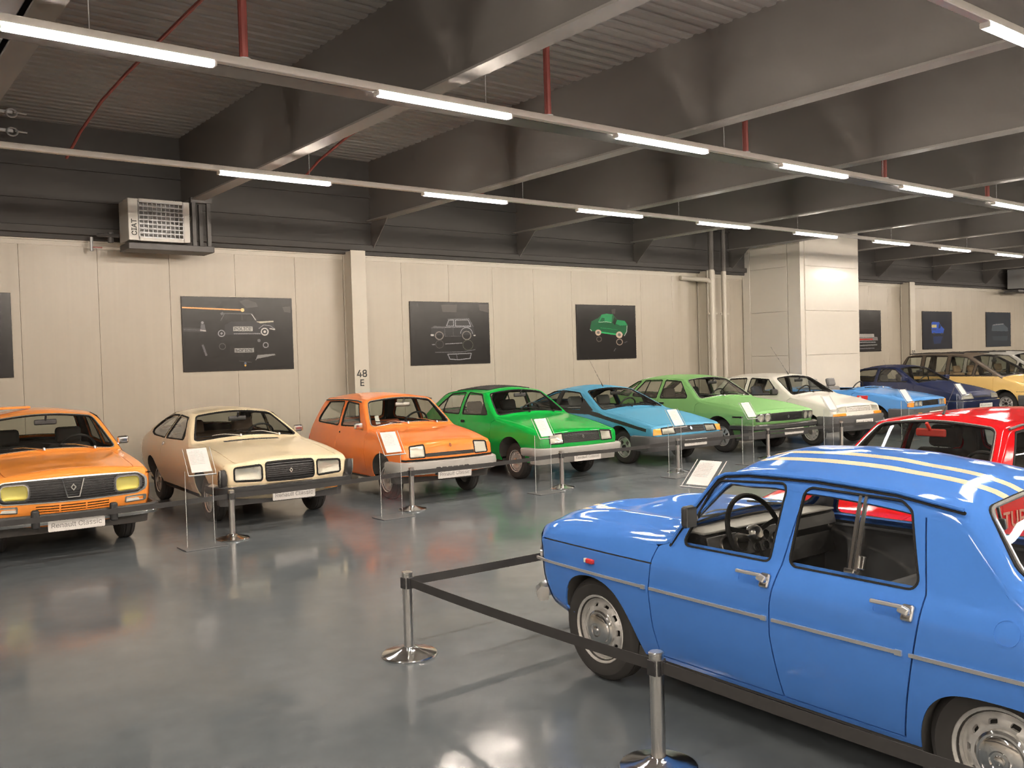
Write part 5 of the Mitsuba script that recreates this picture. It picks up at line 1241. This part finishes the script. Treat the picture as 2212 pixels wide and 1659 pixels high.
def r14():
    sil = [(.28, .27, .03, .02, .04), (.10, .34, .04, .04, .06), (.04, .46, .05, .05, .08), (.0, .54, .03, .06, .08), (.03, .69, .03, .05, .06), (.08, .715, .03, .04, .05, 'hoodfront'), (.6, .83, .25, .03, .06), (1.22, .915, .05, .03, .05, 'cowl'), (1.28, .935, .03, .06, .04, 'wsbot'),
           (1.78, 1.305, .08, .05, .05, 'wstop'), (1.95, 1.335, .1, .055, .06), (2.4, 1.35, .3, .055, .07), (2.95, 1.31, .2, .05, .06), (3.12, 1.265, .08, .05, .06, 'rwtop'), (3.62, .93, .06, .05, .06, 'rwbot'), (3.86, .76, .05, .05, .07, 'tailtop'), (3.97, .55, .05, .04, .06), (3.9, .35, .04, .03, .05)]
    sec = [(.2, .70), (.26, .73), (.40, .785), (.55, .81), (.68, .80), (.80, .775), (.90, .745), (.95, .73), (1.1, .68), (1.25, .61), (1.35, .55), (1.42, .50)]
    plan = [(0, .925), (.12, .95), (.4, .975), (.9, .995), (1.5, 1), (2.8, 1), (3.4, .97), (4.0, .89)]
    c = Car('bright green five-door hatchback with a black fabric roof panel', (9.42, 11.15, -93.4), .79, 2.53, sil, sec, plan, [(3.9, .32), (3.6, .28), (3.0, .25), (1.3, .25), (.5, .25), (.30, .27)], 'paint_green', lift=.03)
    W = {'front_door': ([(1.50, .955), (1.86, 1.28), (2.28, 1.305), (2.30, .945)], .03), 'rear_door': ([(2.40, .945), (2.38, 1.305), (2.82, 1.275), (3.24, 1.0), (3.18, .955)], .03)}
    c.lamp([(.365, .555), (.61, .555), (.605, .69), (.365, .69)], .018, bezel='black_trim', bw=.008)
    k = c.slats([(-.355, .555), (.355, .555), (.355, .69), (-.355, .69)], .01, 9, bars='black_plastic')
    c.std([c.arch(.79, .30, .345), c.arch(3.32, .30, .33)], W, [[(1.20, .91), (1.36, .84), (1.34, .25)], [(2.33, 1.4), (2.35, .9), (2.35, .26)], [(2.98, 1.4), (3.32, .97), (3.2, .75), (3.05, .62), (2.97, .5), (2.93, .26)]], hw=.54)
    c.add('fabric_roof', c.top(c.hoodp(rect(1.92, -.44, 2.95, .44, .05)), .012, .012, cell=.08), 'black_fabric')
    c.badge(.625, .06, parent=k, off=.012)
    kb = c.add('front_bumper', c.wrap(.45, .42, [(.0, .375), (.05, .375), (.085, .40), (.09, .48), (.07, .50), (.0, .50)]), 'grey_plastic', smooth=50)
    c.add('rear_bumper', c.wrap(.45, 3.62, [(.0, .38), (.06, .38), (.075, .44), (.06, .49), (.0, .50)], rear=True), 'grey_plastic', smooth=50)
    c.add('spoiler', c.wrap(.34, .30, [(-.02, .25), (.03, .25), (.05, .375), (-.02, .375)]), 'grey_plastic', smooth=40)
    c.plate(.13, .335, tilt=4)
    for u, pn in ((2.22, 'front_door'), (2.86, 'rear_door')): c.door_handle(u, .83, pn, w=.1, h=.04, m='black_trim')
    c.both('mirror_triangle', c.side(rounded([(1.50, .955), (1.72, 1.15), (1.72, .95)], .01), .002, .004), 'black_plastic', c.keys['front_door'])
    c.both('window_bar', c.side(LineString([(2.96, .955), (2.90, 1.225)]).buffer(.010, cap_style=2), .003, .01), 'black_trim', c.keys['rear_door'])
    for y0 in (-.08, .42): c.wiper(1.28, y0, .44, 13, 'black_trim', side=-1)
    c.wheel(.79, .70, .285, .168, .145, W_SLOT); c.wheel(3.32, .70, .285, .168, .145, W_SLOT)
    c.cabin(2.05, 2.85, .26, .90, 1.34, mirror=(1.62, 1.25))
def fuego():
    sil = [(.34, .25, .03, .02, .04), (.16, .28, .04, .04, .06), (.06, .40, .05, .05, .08), (.0, .50, .03, .06, .08), (.06, .63, .03, .05, .06), (.12, .655, .03, .04, .05, 'hoodfront'), (.7, .775, .3, .03, .06), (1.36, .865, .05, .03, .05, 'cowl'), (1.42, .88, .03, .065, .04, 'wsbot'),
           (2.14, 1.225, .10, .05, .05, 'wstop'), (2.35, 1.26, .1, .05, .06), (2.7, 1.265, .2, .05, .06), (3.0, 1.235, .12, .05, .06, 'rwtop'), (3.85, .94, .1, .06, .06, 'rwbot'), (4.2, .865, .05, .05, .07, 'tailtop'), (4.33, .70, .05, .05, .07), (4.31, .42, .05, .04, .06), (4.2, .30, .03, .03, .05)]
    sec = [(.2, .73), (.26, .76), (.40, .82), (.55, .845), (.66, .84), (.78, .82), (.86, .795), (.92, .775), (1.05, .71), (1.18, .63), (1.27, .57), (1.35, .53)]
    plan = [(0, .93), (.15, .955), (.5, .98), (1.2, .998), (2.0, 1), (3.0, .99), (3.8, .95), (4.35, .87)]
    c = Car('light blue metallic coupe with a black side stripe and orange indicators', (11.94, 11.24, -94.5), .88, 2.443, sil, sec, plan, [(4.2, .27), (3.7, .25), (3.0, .22), (1.4, .22), (.6, .22), (.36, .25)], 'paint_lagoon', lift=.03)
    W = {'front_door': ([(1.74, .905), (2.22, 1.185), (2.72, 1.22), (2.72, .885)], .02), 'rear_quarter': ([(2.83, .885), (2.84, 1.215), (3.05, 1.195), (3.5, 1.03), (3.62, .955), (3.60, .915)], .02)}
    c.lamp([(.35, .515), (.635, .515), (.62, .615), (.35, .615)], .012, bezel='black_trim', bw=.008)
    k = c.slats([(-.34, .515), (.34, .515), (.34, .615), (-.34, .615)], .008, 6, bars='black_plastic', th=.5)
    c.std([c.arch(.88, .30, .345), c.arch(3.323, .30, .335)], W, [[(1.32, .86), (1.45, .80), (1.42, .22)], [(2.77, 1.3), (2.78, .88), (2.86, .65), (2.80, .24)]], sill=.22, ws=(.575, .57), rw=(.50, .50))
    st = [(.20, .60), (.9, .715), (1.45, .80), (1.75, .845), (2.7, .85), (3.5, .865), (4.1, .875)]
    c.both('side_stripe', c.side(LineString(st).buffer(.036, cap_style=2).intersection(c.region.buffer(-.004)), .004, .006, cell=.08), 'black_plastic')
    c.both('mirror_triangle', c.side(rounded([(1.62, .875), (2.02, 1.09), (2.02, .88)], .01).intersection(c.region), .0055, .006), 'black_plastic', c.keys['front_door'])
    c.both('pillar_trim', c.side(LineString([(2.775, 1.225), (2.775, .88)]).buffer(.048, cap_style=2), .003, .006), 'black_plastic')
    g = c.nosep([(.645, .515), (.77, .515), (.76, .615), (.632, .615)], .01)
    c.both('indicator', c.top(g, .006, .02, cell=.04), 'lens_orange')
    c.badge(.565, .06, parent=k, off=.012)
    kb = c.add('front_bumper', c.wrap(.40, .52, [(.0, .24), (.03, .24), (.075, .33), (.09, .44), (.08, .485), (.0, .50)]), 'dark_grey_plastic', smooth=50)
    c.add('rear_bumper', c.wrap(.42, 3.7, [(.0, .30), (.05, .30), (.08, .42), (.06, .49), (.0, .50)], rear=True), 'dark_grey_plastic', smooth=50)
    c.plate(.125, .36, tilt=6)
    for y0 in (-.08, .46): c.wiper(1.42, y0, .48, 10, 'black_trim', side=-1)
    c.antenna(2.22, -.08, .75, 38)
    c.wheel(.88, .735, .295, .178, .16, W_SPOKE4); c.wheel(3.323, .735, .295, .178, .16, W_SPOKE4)
    c.cabin(2.30, 3.0, .22, .86, 1.52, fab='grey_fabric', mirror=(1.95, 1.16))
def r30():
    sil = [(.26, .29, .03, .02, .04), (.10, .36, .04, .04, .06), (.05, .50, .05, .05, .08), (.01, .60, .03, .05, .08), (.0, .72, .03, .05, .07), (.05, .755, .03, .04, .05, 'hoodfront'), (.6, .87, .25, .035, .07), (1.40, .945, .05, .03, .05, 'cowl'), (1.46, .96, .03, .06, .04, 'wsbot'),
           (2.00, 1.34, .08, .05, .05, 'wstop'), (2.2, 1.37, .1, .055, .06), (2.8, 1.38, .3, .055, .06), (3.3, 1.355, .15, .05, .06, 'rwtop'), (4.05, .99, .08, .05, .06, 'rwbot'), (4.35, .88, .05, .04, .07, 'tailtop'), (4.5, .70, .05, .05, .07), (4.48, .45, .05, .04, .06), (4.36, .33, .03, .03, .05)]
    sec = [(.2, .75), (.27, .79), (.42, .845), (.56, .865), (.70, .858), (.78, .84), (.88, .815), (.96, .795), (1.1, .735), (1.25, .66), (1.38, .595), (1.46, .55)]
    plan = [(0, .93), (.15, .955), (.5, .98), (1.2, .998), (2.0, 1), (3.3, 1), (4.0, .965), (4.5, .89)]
    c = Car('pale green metallic hatchback saloon with four round headlamps', (14.41, 11.08, -94.1), .90, 2.67, sil, sec, plan, [(4.36, .3), (4.0, .28), (3.2, .25), (1.5, .25), (.6, .25), (.28, .29)], 'paint_pale_green', lift=.03)
    W = {'front_door': ([(1.74, .985), (2.08, 1.31), (2.52, 1.335), (2.54, .97)], .03), 'rear_door': ([(2.64, .97), (2.62, 1.335), (3.12, 1.325), (3.42, 1.0)], .03), 'rear_quarter': ([(3.52, 1.0), (3.24, 1.315), (3.36, 1.295), (3.90, 1.025)], .012)}
    k = c.slats([(-.44, .585), (.44, .585), (.44, .715), (-.44, .715)], .01, 10, bars='black_plastic')
    for y in (.53, .68): c.lamp(Point(y, .65).buffer(.064), 0, bezel='chrome', bw=.009, depth=.02)
    c.std([c.arch(.90, .31, .36), c.arch(3.57, .31, .345)], W, [[(1.36, .94), (1.52, .86), (1.50, .25)], [(2.57, 1.4), (2.59, .9), (2.59, .26)], [(3.20, 1.4), (3.50, .98), (3.42, .75), (3.26, .62), (3.16, .5), (3.12, .26)]], hw=.55, chrome_ws=True)
    kk = c.both('lamp_surround', c.top(c.nosep([(.445, .58), (.77, .58), (.77, .72), (.445, .72)], .02).difference(c.nosep(Point(.53, .65).buffer(.06)).union(c.nosep(Point(.68, .65).buffer(.06)))), .004, .01, cell=.04), 'black_plastic')
    c.badge(.65, .07, parent=k, off=.012)
    kb = c.add('front_bumper', c.wrap(.46, .54, [(.02, .435), (.10, .43), (.135, .45), (.13, .505), (.10, .515), (.02, .515)]), 'black_plastic', smooth=50)
    c.add('bumper_blade', c.wrap(.46, .50, [(.09, .516), (.130, .506), (.134, .515), (.10, .535), (.06, .535)]), 'chrome', kb, smooth=50)
    c.add('rear_bumper', c.wrap(.46, 4.1, [(.0, .43), (.09, .43), (.11, .47), (.09, .52), (.0, .52)], rear=True), 'chrome', smooth=50)
    c.add('valance', c.wrap(.34, .4, [(-.02, .26), (.03, .26), (.05, .43), (-.02, .43)]), 'dark_grey_plastic')
    c.plate(.165, .385, tilt=3)
    c.moulding([(1.32, .62), (3.1, .62)], .03, 'black_trim'); c.moulding([(.30, .66), (.54, .66)], .03, 'black_trim')
    for u, pn in ((2.46, 'front_door'), (3.05, 'rear_door')): c.door_handle(u, .87, pn, m='black_trim')
    c.both('window_bar', c.side(LineString([(3.05, .985), (2.98, 1.325)]).buffer(.010, cap_style=2), .003, .01), 'black_trim', c.keys['rear_door'])
    for y0 in (-.10, .46): c.wiper(1.46, y0, .48, 14, 'chrome', side=-1)
    c.wheel(.90, .75, .31, .18, .16, W_SPOKE8); c.wheel(3.57, .75, .31, .18, .16, W_SPOKE8)
    c.cabin(2.28, 3.1, .28, .93, 1.54, mirror=(1.84, 1.27))
def s5():
    sil = [(.26, .25, .03, .02, .04), (.06, .28, .04, .04, .06), (.02, .45, .05, .05, .08), (.0, .56, .03, .06, .09), (.05, .74, .03, .055, .07), (.12, .77, .03, .04, .06, 'hoodfront'), (.5, .87, .2, .03, .06), (1.0, .935, .04, .03, .05, 'cowl'), (1.06, .95, .03, .06, .04, 'wsbot'),
           (1.62, 1.305, .08, .05, .045, 'wstop'), (1.78, 1.33, .08, .05, .05), (2.3, 1.345, .3, .05, .05), (2.92, 1.32, .08, .05, .05), (3.0, 1.29, .05, .05, .05, 'rwtop'), (3.34, .93, .05, .05, .05, 'rwbot'), (3.50, .66, .05, .05, .07, 'tailtop'), (3.58, .50, .05, .04, .06), (3.5, .30, .04, .03, .05)]
    sec = [(.2, .70), (.26, .73), (.40, .775), (.54, .79), (.66, .785), (.78, .765), (.88, .74), (.95, .72), (1.1, .67), (1.25, .605), (1.36, .55), (1.42, .52)]
    plan = [(0, .925), (.12, .95), (.4, .978), (.9, .998), (1.5, 1), (2.7, 1), (3.2, .965), (3.6, .90)]
    c = Car('white three-door hatchback with a dark grey bumper', (16.4, 10.59, -95.2), .68, 2.407, sil, sec, plan, [(3.5, .27), (3.3, .25), (2.7, .22), (1.2, .22), (.5, .22), (.28, .25)], 'paint_white', lift=.03)
    W = {'front_door': ([(1.36, .965), (1.74, 1.275), (2.22, 1.30), (2.24, .935)], .03), 'rear_quarter': ([(2.34, .935), (2.33, 1.30), (2.80, 1.28), (3.04, .985), (3.0, .955)], .04)}
    c.lamp([(.38, .615), (.66, .615), (.63, .725), (.38, .735)], .015, bezel='paint_white', bw=.008, depth=.02)
    for i in range(4): c.slot(c.nosep(rect(-.36, .63 + i * .026, .36, .638 + i * .026, .002)), m='paint_white')
    c.std([c.arch(.60, .29, .325), c.arch(3.02, .29, .315)], W, [[(1.0, .93), (1.14, .86), (1.12, .24)], [(2.285, 1.4), (2.29, .9), (2.36, .65), (2.32, .24)]], sill=.22, hw=.54)
    c.badge(.68, .05, off=.006, y=-.0)
    kb = c.add('front_bumper', c.wrap(.45, .36, [(.0, .27), (.03, .27), (.06, .32), (.075, .42), (.085, .52), (.07, .56), (.0, .565)]), 'dark_grey_plastic', smooth=50)
    c.add('rear_bumper', c.wrap(.42, 3.26, [(.0, .28), (.05, .28), (.075, .42), (.06, .55), (.0, .56)], rear=True), 'dark_grey_plastic', smooth=50)
    for sg in (1, -1): c.add('indicator', c.top(c.nosep(sorted_rect(sg * .44, .565, sg * .70, .61)), .03, .04, cell=.06), 'lens_orange', kb)
    c.plate(.115, .43, tilt=2, text='Renault Classic')
    for y0 in (-.08, .42): c.wiper(1.06, y0, .44, 12, 'black_trim', side=-1)
    c.door_mirror(1.42, .97, 'black_plastic', (.09, .16, .11), out=.10)
    c.antenna(1.68, -.06, .75, 38)
    c.both('tail_lamp', c.side(rect(3.36, .62, 3.5, .86, .02).intersection(c.region), .004, .01), 'lens_red')
    c.wheel(.60, .69, .275, .168, .15, {**W_STEEL, 'm': 'white_plastic'}); c.wheel(3.02, .69, .275, .168, .15, {**W_STEEL, 'm': 'white_plastic'})
    c.cabin(1.85, 2.62, .24, .92, 1.12, fab='blue_fabric', mirror=(1.46, 1.24))
prin('turbo_text', srgb('c98a7c'), .5)
def place2_frame(c, u, z):
    """frame for lettering on the left flank, reading rearwards"""
    o, a, b = c.S(u, z), c.S(u + .01, z), c.S(u, z + .01)
    M = axes(o, a - o, b - o); M[:3, 3] += M[:3, 2] * .002; return M
def open_car():
    sil = [(.26, .28, .03, .02, .04), (.10, .36, .04, .04, .06), (.04, .50, .05, .05, .08), (.01, .58, .03, .05, .08), (.02, .72, .03, .05, .07), (.06, .745, .03, .04, .05, 'hoodfront'), (.6, .85, .25, .03, .06), (1.22, .915, .05, .03, .05, 'cowl'), (1.28, .93, .03, .03, .04, 'wsbot'),
           (1.46, .985, .05, .03, .04, 'wstop'), (1.52, .945, .03, .02, .04, 'pit0'), (2.9, .93, .04, .02, .04, 'pit1'), (3.0, .95, .04, .03, .05, 'rwtop'), (3.2, .95, .04, .03, .05, 'rwbot'), (3.95, .90, .06, .04, .07, 'tailtop'), (4.05, .70, .05, .05, .07), (4.03, .45, .05, .04, .06), (3.92, .33, .03, .03, .05)]
    sec = [(.2, .71), (.27, .74), (.42, .79), (.56, .815), (.70, .81), (.82, .79), (.90, .765), (1.0, .73), (1.2, .66)]
    plan = [(0, .93), (.15, .955), (.5, .98), (1.2, .998), (2.0, 1), (3.3, .995), (4.05, .90)]
    c = Car('mid blue open-topped car with red badge on its front wing', (19.2, 10.78, -90.5), .82, 2.48, sil, sec, plan, [(3.92, .3), (3.6, .28), (3.0, .25), (1.4, .25), (.6, .25), (.28, .28)], 'paint_sky_blue', lift=.03)
    c.lamp([(.50, .60), (.63, .60), (.62, .705), (.50, .705)], .01, bezel='chrome', bw=.008, depth=.02, bulb=False)
    c.lamp([(.36, .60), (.48, .60), (.48, .705), (.36, .705)], .01, bezel='chrome', bw=.008, depth=.02, bulb=False)
    k = c.slats([(-.34, .60), (.34, .60), (.34, .705), (-.34, .705)], .008, 8, bars='black_plastic')
    c.ws = ('wsbot', 'wstop')
    fa, ra = c.arch(.82, .30, .345), c.arch(3.30, .30, .33)
    pit = sbox(c.tag['pit0'] + .02, -.56, c.tag['pit1'] - .02, .56)
    cuts = [[(1.24, .92), (1.38, .85), (1.36, .25)], [(2.55, 1.4), (2.58, .9), (2.62, .262)], [(1.36, .262), (2.62, .262)]]
    c.fholes.append(pit)
    c.shell([fa, ra], {}, cuts, {'front_fender': (.82, .68), 'front_door': (2.0, .6), 'rear_quarter': (3.3, .7)},
            [('front_panel', 0, 'hoodfront', None, None), ('hood', 'hoodfront', 'cowl', .54, 'front_fender'), ('deflector', 'cowl', 'pit0', None, None), ('cockpit_rim', 'pit0', 'pit1', None, None), ('rear_deck', 'pit1', 'tailtop', None, None), ('tail_panel', 'tailtop', c.end, None, None)], [])
    g = c.nosep([(.645, .59), (.76, .59), (.75, .71), (.632, .71)], .01)
    c.both('indicator', c.top(g, .006, .02, cell=.04), 'lens_orange')
    kb = c.add('front_bumper', c.wrap(.45, .48, [(.0, .31), (.04, .31), (.075, .36), (.09, .46), (.085, .54), (.0, .56)]), 'dark_grey_plastic', smooth=50)
    for sg in (1, -1): c.add('fog_lamp', c.top(c.nosep(sorted_rect(sg * .42, .44, sg * .54, .50)), .094, .02, cell=.1), 'lens_orange', kb)
    c.plate(.115, .43, tilt=2, text='')
    c.moulding([(1.3, .965), (1.6, .955)], .012, 'chrome', name='cockpit_trim')
    c.both('wing_badge', c.side(rect(.98, .735, 1.24, .825, .01), .003, .005), 'lens_red')
    c.both('wing_emblem', c.side(Point(1.16, .78).buffer(.028), .006, .004), 'white_plastic')
    c.wiper(1.28, .3, .5, 8, 'chrome', side=-1)
    c.antenna(.24, -.55, .95, 32)
    c.wheel(.82, .71, .29, .178, .16, W_SPOKE8); c.wheel(3.30, .71, .29, .178, .16, W_SPOKE8)
    c.cabin(2.2, 2.85, .28, .90, 1.42, fab='grey_fabric', hseat=.62, head=True)
def navy():
    sil = [(.28, .25, .03, .02, .04), (.10, .30, .04, .04, .06), (.04, .42, .05, .05, .08), (.0, .52, .03, .08, .09), (.05, .65, .03, .08, .08), (.12, .68, .03, .05, .07, 'hoodfront'), (.6, .80, .25, .035, .07), (1.20, .90, .05, .03, .05, 'cowl'), (1.26, .915, .03, .06, .04, 'wsbot'),
           (1.95, 1.315, .10, .05, .05, 'wstop'), (2.15, 1.345, .1, .05, .06), (2.7, 1.35, .3, .055, .06), (3.15, 1.31, .15, .05, .06, 'rwtop'), (3.72, 1.02, .08, .05, .06, 'rwbot'), (3.82, .99, .04, .03, .06, 'decktop'), (4.35, .95, .06, .04, .07, 'tailtop'), (4.45, .75, .05, .05, .07), (4.43, .45, .05, .04, .06), (4.3, .30, .03, .03, .05)]
    sec = [(.2, .73), (.26, .76), (.40, .82), (.56, .845), (.70, .84), (.82, .82), (.92, .79), (1.0, .76), (1.1, .72), (1.25, .645), (1.36, .585), (1.45, .54)]
    plan = [(0, .90), (.15, .94), (.5, .975), (1.2, .998), (2.0, 1), (3.3, 1), (4.0, .965), (4.45, .89)]
    c = Car('dark navy blue saloon behind the mid blue open car', (23.5, 11.65, -98.0), .85, 2.60, sil, sec, plan, [(4.3, .27), (3.9, .25), (3.2, .22), (1.5, .22), (.6, .22), (.30, .25)], 'paint_navy', lift=.03)
    W = {'front_door': ([(1.52, .955), (2.02, 1.285), (2.46, 1.315), (2.48, .955)], .02), 'rear_door': ([(2.58, .955), (2.56, 1.315), (3.02, 1.29), (3.42, 1.02), (3.38, .97)], .03)}
    c.lamp([(.36, .53), (.72, .53), (.70, .62), (.40, .64)], .015, bezel='steel', bw=.008, depth=.02, bulb=False)
    c.std([c.arch(.85, .30, .345), c.arch(3.45, .30, .335)], W, [[(1.18, .9), (1.34, .84), (1.32, .24)], [(2.52, 1.4), (2.53, .9), (2.53, .24)], [(3.1, 1.4), (3.5, .98), (3.4, .75), (3.2, .6), (3.08, .5), (3.04, .24)]], sill=.22, hatch=False)
    k = c.add('grille', c.top(c.nosep([(-.34, .545), (.34, .545), (.34, .575), (-.34, .575)], .01), .003, .01), 'black_plastic')
    kb = c.add('front_bumper', c.wrap(.42, .50, [(.0, .25), (.03, .25), (.07, .34), (.085, .42), (.08, .475), (.0, .485)]), 'paint_navy', smooth=50)
    c.add('bumper_blade', c.wrap(.42, .50, [(.03, .486), (.082, .476), (.088, .486), (.05, .50)]), 'chrome', kb, smooth=50)
    c.plate(.12, .36, tilt=3)
    c.door_mirror(1.55, .98, 'paint_navy', (.10, .17, .11), out=.11, arm='black_plastic')
    for u, pn in ((2.38, 'front_door'), (3.05, 'rear_door')): c.door_handle(u, .84, pn, m='black_trim')
    for y0 in (-.08, .46): c.wiper(1.26, y0, .48, 10, 'black_trim', side=-1)
    c.wheel(.85, .735, .30, .178, .17, W_SPOKE8); c.wheel(3.45, .735, .30, .178, .17, W_SPOKE8)
    c.cabin(2.15, 2.95, .25, .88, 1.36, mirror=(1.74, 1.22))
def mpv(label, pose, lower, upper):
    sil = [(.26, .26, .03, .02, .04), (.08, .32, .04, .04, .06), (.02, .46, .05, .06, .08), (.0, .58, .03, .07, .09), (.08, .70, .04, .07, .08), (.16, .74, .03, .05, .07, 'hoodfront'), (.5, .87, .2, .035, .06), (.85, .985, .05, .03, .05, 'cowl'), (.90, 1.005, .03, .07, .045, 'wsbot'),
           (1.86, 1.555, .12, .06, .05, 'wstop'), (2.1, 1.61, .15, .05, .06), (3.2, 1.645, .3, .05, .06), (3.86, 1.61, .08, .05, .05, 'rwtop'), (4.12, 1.06, .05, .05, .06, 'rwbot'), (4.20, .90, .05, .05, .06, 'tailtop'), (4.24, .60, .05, .05, .07), (4.2, .40, .05, .04, .06), (4.1, .32, .03, .03, .05)]
    sec = [(.2, .76), (.28, .80), (.42, .855), (.60, .885), (.78, .885), (.95, .87), (1.04, .855), (1.2, .82), (1.4, .755), (1.58, .69), (1.68, .64), (1.75, .61)]
    plan = [(0, .88), (.15, .92), (.5, .965), (1.1, .995), (2.0, 1), (3.4, 1), (4.0, .98), (4.25, .93)]
    c = Car(label, pose, .85, 2.58, sil, sec, plan, [(4.1, .3), (3.8, .28), (3.1, .26), (1.4, .26), (.6, .26), (.28, .26)], lower, lift=.03, paints={'upper_body': upper, 'roof': upper, 'tailgate': upper})
    W = {'quarterlight': ([(1.12, 1.045), (1.60, 1.325), (1.66, 1.045)], .02), 'front_window': ([(1.74, 1.045), (1.68, 1.36), (1.95, 1.53), (2.42, 1.575), (2.42, 1.045)], .03), 'middle_window': ([(2.54, 1.045), (2.54, 1.58), (3.22, 1.60), (3.22, 1.045)], .03), 'rear_side_window': ([(3.34, 1.045), (3.34, 1.60), (3.78, 1.565), (3.95, 1.06)], .03)}
    belt = 1.012
    c.lamp([(.34, .56), (.72, .56), (.70, .66), (.36, .66)], .015, bezel='black_trim', bw=.008, depth=.02, bulb=False)
    c.std([c.arch(.85, .31, .35), c.arch(3.43, .31, .34)], W, [[(1.0, 1.02), (1.14, .95), (1.14, .25)], [(2.48, 1.01), (2.48, .26)], [(3.28, 1.01), (3.1, .7), (3.02, .5), (3.0, .26)]], sill=.26,
          more_cuts=[[(.80, belt - .02), (1.0, belt), (4.4, belt)]], more_panels={'upper_body': (2.48, 1.3)}, wsr=.05)
    c.both('front_indicator', c.side(rect(.13, .53, .24, .66, .01).intersection(c.region), .005, .01), 'lens_orange')
    c.add('front_bumper', c.wrap(.40, .50, [(.0, .25), (.04, .25), (.075, .33), (.085, .44), (.07, .505), (.0, .52)]), 'dark_grey_plastic', smooth=50)
    c.add('rear_bumper', c.wrap(.42, 3.80, [(.0, .28), (.04, .28), (.08, .42), (.06, .51), (.0, .52)], rear=True), 'dark_grey_plastic', smooth=50)
    c.moulding([(1.22, .42), (3.06, .42)], .16, 'dark_grey_plastic', off=.006, name='side_cladding')
    c.moulding([(.2, .60), (.52, .60)], .01, 'black_trim', off=.002, name='body_joint'); c.moulding([(1.2, .60), (3.2, .60)], .008, 'black_trim', off=.002, name='body_joint')
    for sg in (1, -1):
        c.add('roof_rail', tube([c.S(u, z) * [1, sg, 1] + [0, -sg * .06, .055] for u, z in ((2.1, 1.60), (2.6, 1.62), (3.2, 1.63), (3.8, 1.60))], .014, 8), 'black_plastic')
    for y0 in (-.1, .5): c.wiper(.92, y0, .55, 8, 'black_trim', side=-1)
    c.wheel(.85, .76, .305, .178, .17, W_SPOKE8); c.wheel(3.43, .76, .305, .178, .17, W_SPOKE8)
    c.cabin(2.05, 3.1, .42, .98, 1.05, fab='tan_fabric', mirror=(1.6, 1.42))
for f in (r12, r15, r5, r14, fuego, r30, s5): f()
open_car(); navy()
mpv('buff and brown people carrier with a tall roof beside the back wall', (26.25, 11.05, -96.0), 'paint_buff', 'paint_taupe')
mpv('silver people carrier at the right edge behind the buff one', (28.95, 11.1, -96.0), 'paint_silver', 'paint_silver')
r5('red hatchback with a red rear view mirror behind the blue saloon', (6.45, 3.80, 175.0), 'paint_red', 'black_fabric', True)
info_stand(5.85, 5.0, 'clear stand with a pinkish sheet behind the windscreen of the blue saloon', -math.pi / 2 + .12, 1.05, lean=(.78, .62))
